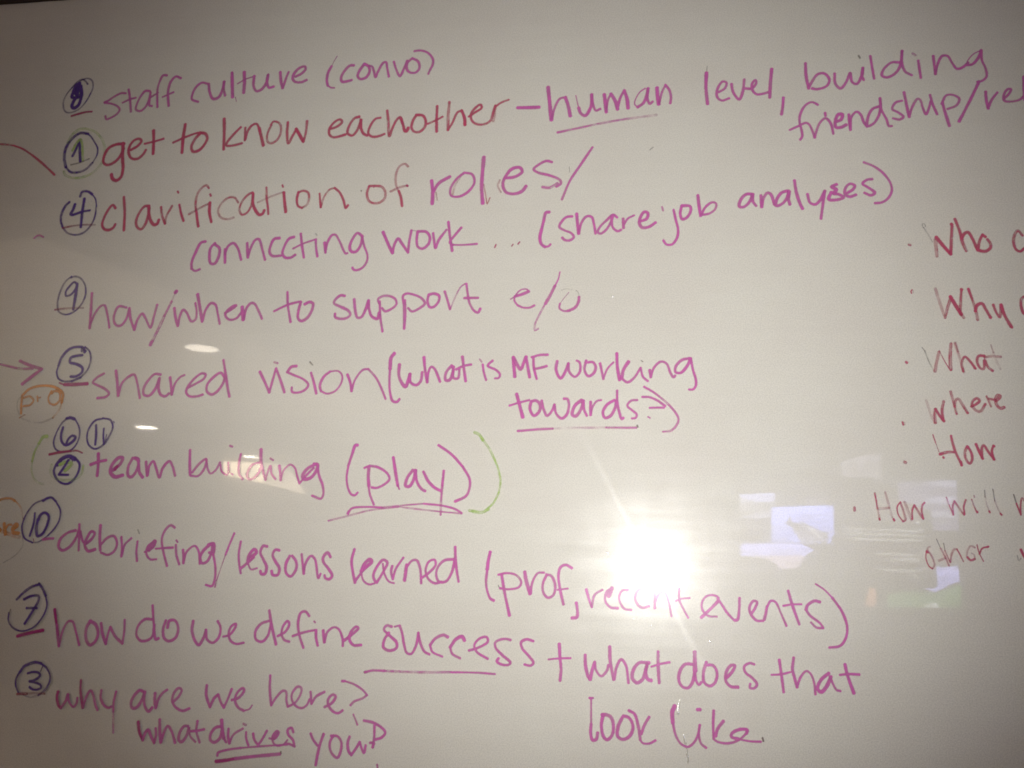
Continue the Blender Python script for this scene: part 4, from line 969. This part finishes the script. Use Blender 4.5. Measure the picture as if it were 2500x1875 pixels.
('handwritten_word','R','the crimson handwritten word "How"','''23,.35:2508 -574 2524 -692 2543 -846
27,.75:2544 -859 2547 -873
25,.3:2618 -563 2650 -699 2681 -843
28,.85:2693 -860 2701 -878
30,.25:2530 -751 2652 -739
14,.6:2508 -583 2526 -747
18,.8:2777 -669 2739 -724 2747 -814 2791 -885
26,.55:2791 -885 2818 -866 2805 -786 2776 -678
30,.3:2820 -668 2857 -784 2882 -865
26,.7:2891 -856 2897 -756 2921 -702
26,.65:2921 -702 2968 -791 3007 -853
25,.7:3003 -844 2995 -763 3007 -700 3030 -672''',[]),
('handwritten_word','R','the crimson handwritten word "will"','''18,.75:3261 -609 3289 -703 3325 -801
24,.7:3321 -801 3323 -702 3343 -648
24,.6:3343 -648 3389 -728 3435 -798
24,.7:3440 -789 3437 -709 3463 -632
17,.7:3523 -626 3543 -697 3564 -760
26,.85:3568 -758 3574 -768
16,.6:3551 -581 3554 -603
14,.55|K:3665 -525 3664 -597
14,.3:3664 -597 3675 -677 3695 -748
26,.75:3695 -752 3702 -765
14,.6|K:3750 -510 3761 -639
16,.4:3761 -639 3792 -737 3814 -781
26,.8:3810 -776 3820 -789''',[]),
('handwritten_word','R','a word cut off by the right edge beside "will"','''16,.5|K:3959 -564 3981 -661
21,.75:3981 -661 4017 -785
22,.6:4017 -785 4021 -687 4044 -598 4070 -642''',[]),
('handwritten_word','R','the crimson handwritten word "other"','''29,.85:3021 -1204 3033 -1217
17,.75:3021 -1199 3008 -1270 3036 -1366 3069 -1391
21,.5:3069 -1391 3092 -1356 3076 -1268 3038 -1199 3031 -1173 3057 -1154
10,.75|K:3130 -1068 3167 -1169
19,.5:3167 -1169 3211 -1264 3243 -1355
10,.7|K:3202 -1110 3211 -1194
17,.45:3211 -1194 3236 -1264 3258 -1315
31,.4:3141 -1302 3211 -1269
24,.35:3258 -1315 3281 -1218 3309 -1173 3335 -1173
19,.65:3335 -1173 3364 -1233 3393 -1303
22,.45:3520 -1150 3480 -1133 3443 -1187 3430 -1249
31,.65:3438 -1257 3469 -1287 3512 -1273
17,.4:3512 -1273 3507 -1229 3483 -1212
15,.7:3544 -1119 3559 -1201 3598 -1296
22,.7:3562 -1219 3595 -1157 3659 -1137
27,.8:3646 -1142 3659 -1135''',[]),
('handwritten_word','R','a word cut off by the right edge beside "other"','''31,.9:3988 -1158 4005 -1206 4033 -1266
14,.35|K:3946 -1225 3959 -1277 3981 -1250''',[]),
('numbered_ring','P','the numeral 3 in a ring with a dull red rule across its foot','''42,.95:-7739 -2993 -7700 -2932 -7629 -2891 -7545 -2870 -7466 -2879
31,.9:-7466 -2879 -7381 -2934 -7325 -3015 -7322 -3098 -7371 -3192 -7447 -3254
23,.5:-7447 -3254 -7558 -3284 -7659 -3256
31,.9:-7747 -3002 -7779 -3079 -7772 -3154 -7719 -3243
17,.8:-7438 -2907 -7457 -2971''',[('numeral','P','''35,.95:-7631 -3004 -7566 -2986 -7488 -2989 -7460 -3017 -7487 -3056 -7550 -3088 -7597 -3099 -7518 -3108 -7437 -3133 -7423 -3161 -7467 -3188 -7544 -3188 -7581 -3165'''),('underline','D','''36,.7:-7736 -3256 -7679 -3249 -7603 -3245
27,.45:-7603 -3245 -7508 -3232 -7432 -3232 -7364 -3233''')]),
('handwritten_word','M','the purple handwritten word "why"','''44,.95|D2:-7188 -3199 -7191 -3273 -7154 -3362 -7122 -3385
41,.9:-7122 -3385 -7068 -3300 -7051 -3225
35,.85:-7051 -3225 -7019 -3314 -6955 -3364 -6919 -3317 -6918 -3259
42,.95|D2:-6900 -3052 -6888 -3167 -6858 -3281 -6831 -3369
37,.85:-6827 -3369 -6802 -3245 -6756 -3164 -6712 -3216 -6668 -3328 -6632 -3383
37,.85:-6612 -3153 -6609 -3243 -6556 -3322 -6487 -3351 -6452 -3333
37,.85:-6415 -3159 -6431 -3283 -6422 -3388
33,.5:-6422 -3388 -6406 -3509 -6390 -3629''',[]),
('handwritten_word','M','the purple handwritten word "are"','''43,.85:-6055 -3143 -6106 -3129 -6171 -3192 -6203 -3279 -6184 -3331 -6135 -3334 -6077 -3262 -6042 -3153
41,.85:-6037 -3142 -6038 -3238 -6009 -3322 -5962 -3362 -5919 -3317
43,.9:-5903 -3151 -5898 -3241 -5876 -3320
39,.8:-5871 -3315 -5852 -3218 -5801 -3140 -5751 -3104
38,.8:-5657 -3239 -5593 -3172 -5565 -3096 -5604 -3077 -5662 -3144 -5670 -3230 -5614 -3301 -5526 -3333 -5440 -3302''',[]),
('handwritten_word','M','the purple handwritten word "we"','''40,.85:-5249 -3027 -5242 -3143 -5181 -3272
38,.8:-5181 -3272 -5139 -3170 -5090 -3125
38,.85:-5090 -3125 -5052 -3208 -5004 -3268
36,.8:-5004 -3268 -4962 -3161 -4926 -3053
38,.75:-4913 -3179 -4823 -3143 -4767 -3056 -4787 -3036 -4852 -3092 -4872 -3177 -4823 -3258 -4750 -3291
22,.7:-4750 -3291 -4682 -3267 -4651 -3223''',[]),
('handwritten_word','M','the purple handwritten word "here?"','''38,.85:-4456 -2876 -4447 -3039 -4414 -3210
35,.75:-4414 -3210 -4358 -3119 -4284 -3042 -4243 -3050 -4228 -3154 -4206 -3215
33,.75:-4206 -3215 -4123 -3169 -4062 -3072 -4057 -2999 -4104 -2985 -4166 -3067 -4160 -3140 -4097 -3209 -4027 -3221 -3973 -3182 -3944 -3118
35,.75:-3939 -3034 -3917 -3168
35,.7:-3917 -3168 -3866 -3083 -3768 -3026
37,.75:-3755 -3196 -3668 -3145 -3628 -3070 -3664 -3051 -3716 -3106 -3712 -3168 -3650 -3237 -3581 -3254 -3532 -3220
37,.9:-3562 -2895 -3528 -2894
28,.75:-3528 -2894 -3412 -2924 -3306 -2981 -3247 -3035
32,.7:-3247 -3035 -3300 -3074 -3399 -3115 -3441 -3159
28,.6:-3398 -3259 -3342 -3368''',[]),
('handwritten_word','M','the purple handwritten word "what"','''45,.95|D2:-6082 -3491 -6053 -3600 -5999 -3692
43,.9:-5999 -3692 -5974 -3606 -5942 -3572 -5897 -3644 -5847 -3714
38,.85:-5847 -3714 -5834 -3619 -5848 -3551
45,.9:-5807 -3449 -5791 -3574 -5764 -3704
40,.85:-5759 -3698 -5735 -3592 -5697 -3516 -5643 -3566 -5580 -3698
42,.85:-5436 -3502 -5483 -3504 -5534 -3581 -5536 -3664 -5499 -3683 -5447 -3617 -5422 -3522
31,.75:-5422 -3522 -5394 -3614 -5322 -3673
36,.85:-5322 -3438 -5324 -3548 -5269 -3675
36,.95:-5406 -3558 -5324 -3548 -5226 -3526''',[]),
('handwritten_word','M','the purple handwritten word "drives"','''40,.85:-5023 -3484 -5081 -3497 -5138 -3568 -5136 -3641 -5086 -3664 -5021 -3614 -5002 -3519
49,.9:-5019 -3410 -4995 -3529 -4969 -3611
33,.8:-4969 -3611 -4935 -3655
40,.85:-4921 -3504 -4917 -3587 -4894 -3663
33,.75:-4894 -3663 -4851 -3562 -4742 -3489
33,.85:-4698 -3527 -4691 -3594 -4654 -3675
33,.6:-4741 -3437 -4705 -3450
37,.85:-4609 -3538 -4585 -3609 -4534 -3662
35,.85:-4534 -3662 -4489 -3593 -4440 -3497
52,.85:-4352 -3575 -4312 -3511
28,.75:-4404 -3578 -4340 -3584 -4289 -3509 -4314 -3490 -4365 -3555 -4348 -3626 -4299 -3654 -4221 -3634 -4179 -3585
37,.85:-4113 -3494 -4139 -3449 -4183 -3472 -4173 -3523 -4111 -3581 -4089 -3641
32,.7:-4082 -3651 -4164 -3625 -4198 -3632''',[('underline','M','''33,.9:-5030 -3810 -5028 -3779 -4938 -3743 -4744 -3706
26,.8:-4744 -3706 -4459 -3668 -4175 -3636
48,.95|D2:-5041 -3873 -4926 -3855 -4801 -3827
45,.8:-4801 -3827 -4551 -3786 -4257 -3743
22,.85|K:-4248 -3717 -4244 -3737''')]),
('handwritten_word','M','the purple handwritten word "you?"','''34,.9:-3902 -3497 -3862 -3566 -3807 -3624
38,.9:-3743 -3493 -3779 -3613 -3799 -3725 -3812 -3837
36,.85:-3619 -3501 -3658 -3575 -3652 -3656 -3602 -3723 -3556 -3741 -3522 -3668 -3524 -3567 -3573 -3509 -3652 -3508
40,.85:-3427 -3505 -3445 -3572 -3427 -3662 -3391 -3701
34,.85:-3391 -3701 -3341 -3627 -3301 -3554
32,.85:-3301 -3554 -3274 -3623 -3243 -3671 -3227 -3585
36,.9:-3267 -3318 -3148 -3337 -3045 -3387 -3003 -3435 -3039 -3488 -3114 -3518
36,.85:-3136 -3362 -3132 -3504 -3142 -3605
32,.95:-3178 -3557 -3129 -3554 -3147 -3605
31,.6:-3077 -3787 -3066 -3841''',[]),
('handwritten_word','M','the purple handwritten word "look"','''30,.95:-660 -2933 -619 -2931
28,.85:-640 -2932 -638 -3080 -636 -3208
40,.85:-636 -3208 -640 -3307 -618 -3379 -577 -3366 -562 -3297
42,.85:-503 -3098 -522 -3222 -495 -3337 -454 -3364 -403 -3312 -388 -3214 -415 -3127 -467 -3101 -518 -3104
42,.85:-292 -3121 -337 -3221 -341 -3319 -290 -3350 -219 -3321 -173 -3231 -189 -3154 -230 -3112 -281 -3105
38,.85:-220 -3043 -159 -3074 -117 -3189 -92 -3343
28,.8:-92 -3343 -66 -3375 5 -3376 76 -3338
36,.8:5 -3099 -46 -3185 -82 -3284''',[]),
('handwritten_word','M','the purple handwritten word "like"','''50,.9:284 -2967 258 -3032 263 -3148
31,.8:263 -3148 297 -3282 357 -3365 427 -3385 497 -3328 538 -3239 554 -3151
31,.8:554 -3151 543 -3248 566 -3343 621 -3385
43,.85:530 -2993 560 -2991
33,.85:705 -2993 698 -3134 701 -3277
43,.85:808 -3098 747 -3179 721 -3257
30,.8:700 -3288 742 -3314 848 -3325 967 -3284 1051 -3210
40,.85:1051 -3210 1063 -3175 981 -3174 897 -3219 891 -3254 967 -3273
28,.8:967 -3273 1085 -3289 1202 -3287
23,.85|K:1220 -3246 1228 -3280''',[]),
('written_arrow','R','the long thin line curving in from the left edge','''35,.6:-9256 4182 -9125 4172 -8968 4146
35,.8:-8968 4146 -8818 4088 -8650 3984
39,.95:-8650 3984 -8480 3858 -8256 3670''',[]),
('stray_mark','M','the small hook-shaped mark left of the ringed 4','''31,.75:-8428 2732 -8393 2764 -8349 2774 -8288 2745''',[])
]
yl = -.00025
for name, col, label, block, subs in HAND:
    o = onboard(link(name, strokes_mesh(name, parse(block, 0, col), yl), None)); o['label'] = label
    for sn, sc, sb in subs:
        yl -= .00003
        s = link(sn, strokes_mesh(sn, parse(sb, 0, sc), yl), None, o)
    yl -= .000012

# added metal domes imitating flash glints off dents and two scratches in the board
clear = plain("glint_metal", (.92, .90, .86), .26, 1.0)
def beads(name, spots):
    v, f = [], []
    for (x, z, rx, rz, h) in spots:
        b = len(v); n = 14
        for ring in range(6):
            q = ring/5*math.pi/2
            for i in range(n):
                a = 2*math.pi*i/n
                v.append((x+rx*math.cos(q)*math.cos(a), -.00005-h*math.sin(q), 1.6+z+rz*math.cos(q)*math.sin(a)))
        for ring in range(5):
            for i in range(n):
                j = (i+1) % n; k = b+ring*n
                f.append((k+i, k+n+i, k+n+j, k+j))
    me = bpy.data.meshes.new(name); me.from_pydata(v, [], f); me.update()
    for p in me.polygons: p.use_smooth = True
    return me
for x, z, rr in DENT_GLINTS:
    onboard(link('dent_glint', beads('dent_glint', [(x, z, rr, rr, rr*.22)]), clear))
for scratch in SCRATCH_GLINTS:
    sp = []
    for (x0, z0), (x1, z1) in zip(scratch, scratch[1:]):
        for q in range(5):
            sp.append((x0+(x1-x0)*q/5+rng.uniform(-.0006, .0006), z0+(z1-z0)*q/5, .0006, .0019, .0002))
    onboard(link('scratch_glint', beads('scratch_glint', sp), clear))

# ------------------------------------------------------------------ the dim room the board mirrors
floor = tag(link('floor', boxmesh('floor', [(-7.5, 4.5, -8.2, .02, -.1, 0)]), plain("pale_carpet", (.46, .40, .33), .9, 0, .1, 60)), kind='structure')
CEIL = [(-2.456,-2.016),(-2.269,-2.775),(-2.316,-3.435)]
LAMPS = [(-2.690,-3.840),(-4.970,-7.060),(-4.950,-9.420)]
MULL = [-2.436]
PATCH = [(-5.477,2.653),(-4.919,2.640),(-4.896,2.388),(-5.419,2.474)]
PATCH2 = [(-4.908,2.640),(-4.584,2.613),(-4.306,2.253),(-4.884,2.383)]
SLIT = [(-5.510,2.509),(-5.488,2.510),(-5.478,2.357),(-5.500,2.357)]
TILES = [('snow_picture',[(0.4587,1.8411),(0.6299,1.8514),(0.6287,1.8075),(0.6002,1.7269),(0.4564,1.7206)],((1.0,1.0,1.1),1.0,(2.6,2.6,3.6),9,(1,1,3))),
('snow_picture_sky',[(0.4587,1.8411),(0.6299,1.8526),(0.6287,1.8075),(0.5401,1.8033),(0.4585,1.8307)],((4.3,4.6,8.4),1.0,(3.2,3.5,7.0),9)),
('ski_picture',[(0.6127,1.7783),(0.9147,1.7968),(0.9112,1.6550),(0.8896,1.6066),(0.6081,1.6033)],((1.5,1.9,6.2),1.0,(3.6,4.2,10.5),7)),
('ski_picture_shadow',[(0.6502,1.7137),(0.6833,1.7031),(0.7011,1.7378),(0.7167,1.7039),(0.7613,1.7107),(0.8265,1.6782),(0.8861,1.6571),(0.8787,1.6063),(0.7580,1.6097),(0.7207,1.6528),(0.7078,1.6838)],((.4,.4,.5),1.0,(1.8,1.8,2.6),25)),
('ski_tip',[(0.7937,1.6859),(0.8496,1.6348),(0.8440,1.6301),(0.7879,1.6801)],((5,5,5),1.0)),
('lake_picture',[(0.4595,1.5935),(0.6080,1.5988),(0.7577,1.6007),(0.8117,1.5707),(0.7723,1.5443),(0.4584,1.5350)],((4.2,4.3,9.6),1.0,(2.2,2.4,6.6),9,(1,1,3))),
('lake_picture_sand',[(0.4836,1.5346),(0.7712,1.5431),(0.7263,1.4813),(0.6435,1.4759),(0.6221,1.5022),(0.5838,1.5235)],((4.4,3.4,4.4),1.0,(3.2,2.6,3.2),14,(1,1,8))),
('dawn_picture',[(0.7753,1.7967),(0.7983,1.8202),(0.8431,1.8326),(0.8814,1.8219),(0.8972,1.8005)],((1.2,.9,.7),1.0,(.7,.6,.6),9)),
('rock_picture',[(0.9610,2.0136),(1.0787,2.0524),(1.1513,2.0545),(1.1500,1.9186),(1.0954,1.9406),(0.9579,1.9383)],((.9,.85,1.1),1.0,(2.0,1.9,2.4),16)),
('storm_picture',[(1.2249,1.9170),(1.4995,1.9314),(1.4952,1.6868),(1.3803,1.6811),(1.3703,1.7802),(1.2203,1.8288)],((.9,.8,1.6),1.0,(1.2,1.1,2.1),4)),
('storm_cloud',[(1.3491,1.9192),(1.4990,1.9309),(1.4968,1.8975),(1.4282,1.8979)],((2.8,2.8,4.2),1.0,(2.2,2.2,3.5),8)),
('storm_wave',[(1.3462,1.8229),(1.3661,1.8431),(1.4734,1.8554),(1.4936,1.8400),(1.4704,1.8087),(1.3536,1.8135)],((2.6,2.6,4.0),1.0,(2.0,2.0,3.4),8)),
('storm_foam',[(1.3704,1.7723),(1.4260,1.7781),(1.4572,1.7676),(1.4903,1.7477),(1.3720,1.7450)],((3.4,3.4,4.6),1.0,(2.6,2.6,3.8),8)),
('storm_spray',[(1.4099,1.7319),(1.4370,1.7409),(1.4379,1.7131),(1.4140,1.7125)],((2.0,2.0,2.4),1.0)),
('whale_picture',[(1.3762,1.5080),(1.4776,1.5133),(1.4835,1.4429),(1.4354,1.4251),(1.3976,1.4032),(1.3705,1.3882),(1.3137,1.4024),(1.3689,1.4054),(1.3805,1.4232)],((4.4,4.4,8.6),1.0,(2.6,2.7,6.2),9)),
('meadow_picture',[(1.1480,1.3650),(1.2126,1.3847),(1.2971,1.3877),(1.3702,1.3838),(1.4855,1.4268),(1.4805,1.3191),(1.1452,1.3085)],((.35,1.1,.25),1.0,(.5,1.6,.4),9)),
('meadow_snow',[(1.3146,1.3279),(1.3676,1.3395),(1.3870,1.3166),(1.3139,1.3149)],((3.4,3.8,3.6),1.0)),
('tent_picture',[(1.0655,1.3970),(1.0922,1.3979),(1.0929,1.3119),(1.0363,1.3098)],((3.2,1.4,.6),1.0,(2.6,1.1,.5),20)),
('display_icon',[(1.2946,1.7152),(1.3071,1.7294),(1.3186,1.7157)],((5,5,5),1.0))]
LINES = [('Wirelessly send what’s on your iOS device',1.3294,1.6731,0.3665,1.0),('or computer to this display using AirPlay.',1.3282,1.6509,0.3499,1.0),('To learn more, go to help.apple.com/appletv',1.3268,1.6275,0.3332,1.0),('1',1.3280,1.5569,0.0043,1.4),('Choose Wi-Fi Network',1.3015,1.5561,0.1976,1.4),('hiQ Reorg',1.2999,1.5286,0.1304,2.0),('2',1.3330,1.4804,0.0106,1.4),('Choose This Apple TV',1.3045,1.4794,0.1990,1.4),('hiQ',1.3019,1.4521,0.0296,2.0)]
def slab(name, pts, z0, z1):
    n = len(pts); v = [(x, y, z0) for x, y in pts]+[(x, y, z1) for x, y in pts]
    f = [tuple(range(n)), tuple(range(2*n-1, n-1, -1))]+[(i, (i+1) % n, (i+1) % n+n, i+n) for i in range(n)]
    me = bpy.data.meshes.new(name); me.from_pydata(v, [], f); me.update(); return me
plaster = plain("ceiling_plaster", (.84, .78, .70), .9, 0, .05)
ceiling = tag(link('ceiling', slab('ceiling', [CEIL[0], CEIL[1], CEIL[2], (CEIL[2][0]+.2, -9.76), (-12, -9.76), (-12, -4.5)], 2.7, 2.85), plaster), kind='structure')
back_wall = tag(link('back_wall', boxmesh('back_wall', [(-12, 6, -9.95, -9.76, 0, 3.4)]), plain("corridor_wall_paint", (.30, .25, .20), .8, 0, .1, 2)), kind='structure')
tv_wall = tag(link('partition_wall', boxmesh('partition_wall', [(.15, 3.6, -3.86, -3.70, 0, 2.7)]), plain("partition_wall_paint", (.16, .14, .12), .8, 0, .1, 2)), kind='structure')

# round recessed downlights
lamp_face = glow("lamp_diffuser", (1.0, .90, .74), 130)
lamp_face_dim = glow("lamp_diffuser_dimmed", (1.0, .88, .72), 24)
trim = plain("lamp_trim_white", (.75, .72, .68), .5)
def disc(name, r0, r1, z0, z1, n=32):
    v, f = [], []
    for i in range(n):
        a = 2*math.pi*i/n; c, s = math.cos(a), math.sin(a)
        v += [(r1*c, r1*s, z0), (r1*c, r1*s, z1)] + ([(r0*c, r0*s, z0), (r0*c, r0*s, z1)] if r0 else [])
    k = 4 if r0 else 2
    for i in range(n):
        a, b = i*k, (i+1) % n*k
        f.append((a, b, b+1, a+1))
        if r0: f += [(a+2, a+3, b+3, b+2), (a, a+2, b+2, b), (a+1, b+1, b+3, a+3)]
    if not r0: f += [tuple(i*k for i in reversed(range(n))), tuple(i*k+1 for i in range(n))]
    me = bpy.data.meshes.new(name); me.from_pydata(v, [], f); me.update(); return me
LAB = ['dimmer round ceiling downlight mirrored as a long oval under "when"', 'bright round ceiling downlight mirrored beside the ringed 11', 'bright round ceiling downlight mirrored above "building"']
for i, (x, y) in enumerate(LAMPS):
    d = tag(empty('ceiling_downlight', (x, y, 2.69)), LAB[i], 'ceiling light', 'round downlights in the ceiling')
    link('diffuser', disc('diffuser', 0, .102, -.004, .009), lamp_face_dim if i == 0 else lamp_face, d)
    link('trim_ring', disc('trim_ring', .1025, .118, -.008, .009), trim, d)

# the glass partition's uprights
gp = tag(empty('glass_partition', (MULL[0], -3.7, 0)), 'pale upright post of a glass partition mirrored left of the word building', 'partition')
for x in MULL:
    bevel(link('post', boxmesh('post', [(x-MULL[0]-.012, x-MULL[0]+.012, -.03, .03, 0, 2.69)]), plain("partition_post_paint", (.6, .55, .48), .5), gp), .004)

# added glowing plates imitate a lit corridor wall, the dimmer one its fade
lit_wall = tag(empty('lit_wall_patch', (PATCH[0][0], -9.75, 0)), 'glowing plates for a warmly lit wall, mirrored behind the word "building"', 'lit wall')
def plate(name, pts, y, mat, parent, th=.02):
    o = link(name, polymesh(name, [(x-parent.location.x, z-parent.location.z) for x, z in pts], y-parent.location.y-th, y-parent.location.y), mat, parent); return o
plate('glow_plate', PATCH, -9.70, glow("lit_wall_glow", (10.5, 8.6, 5.8), 2.2, (8.5, 6.6, 4.6), 2), lit_wall)
plate('glow_plate', PATCH2, -9.70, glow("lit_wall_glow_dim", (4.6, 3.7, 2.7), 2.0, (3.0, 2.4, 1.9), 2), lit_wall)
slit = tag(empty('door_slit', (SLIT[0][0], -9.65, 0)), 'thin upright strip of light at a door edge beside the lit wall', 'door gap')
plate('light_strip', SLIT, -9.65, glow("slit_light", (9, 7.4, 5.2), 3), slit)

# the wall display with its photo collage, seen mirrored in the board
tv = tag(empty('wall_display', (1.0, -3.7, 1.66)), 'wall display showing a dark collage of landscape photos, mirrored in the board', 'television')
def ontv(o): o.parent = tv; o.matrix_parent_inverse = Matrix.Translation((-1.0, 3.7, -1.66)); return o
scr = ontv(link('screen', boxmesh('screen', [(.44, 1.53, -3.66, -3.612, 1.285, 2.08)]), plain("display_glass", (.012, .012, .014), .25)))
bez = ontv(link('bezel', boxmesh('bezel', [(.42, 1.55, -3.70, -3.606, 2.081, 2.10), (.42, 1.55, -3.70, -3.606, 1.265, 1.284), (.42, .439, -3.70, -3.606, 1.285, 2.08), (1.531, 1.55, -3.70, -3.606, 1.285, 2.08)]), plain("display_bezel", (.02, .02, .02), .4)))
yy = -3.608
for n, pts, a in TILES:
    m = glow(n, a[0], a[1]*2.0, *a[2:])
    t = link(n, polymesh(n, pts, yy-.0008, yy), m); t.parent = scr
    yy += .0009
tm = glow("display_lettering", (2.6, 2.6, 2.4), 4.6)
for s, x, z, wdt, h in LINES:
    cu = bpy.data.curves.new('text_line', 'FONT'); cu.body = s; cu.size = .03
    tmp = bpy.data.objects.new('text_tmp', cu); C.objects.link(tmp)
    bpy.context.view_layer.update()
    me = bpy.data.meshes.new_from_object(tmp.evaluated_get(bpy.context.evaluated_depsgraph_get()))
    bpy.data.objects.remove(tmp)
    xs = [v.co.x for v in me.vertices]; k = wdt/(max(xs)-min(xs)); x0 = min(xs)
    for v in me.vertices: v.co = Vector((x-(v.co.x-x0)*k, yy, z+v.co.y*k))
    me.name = 'text_line'; me.update()
    t = link('text_line', me, tm); t.parent = scr
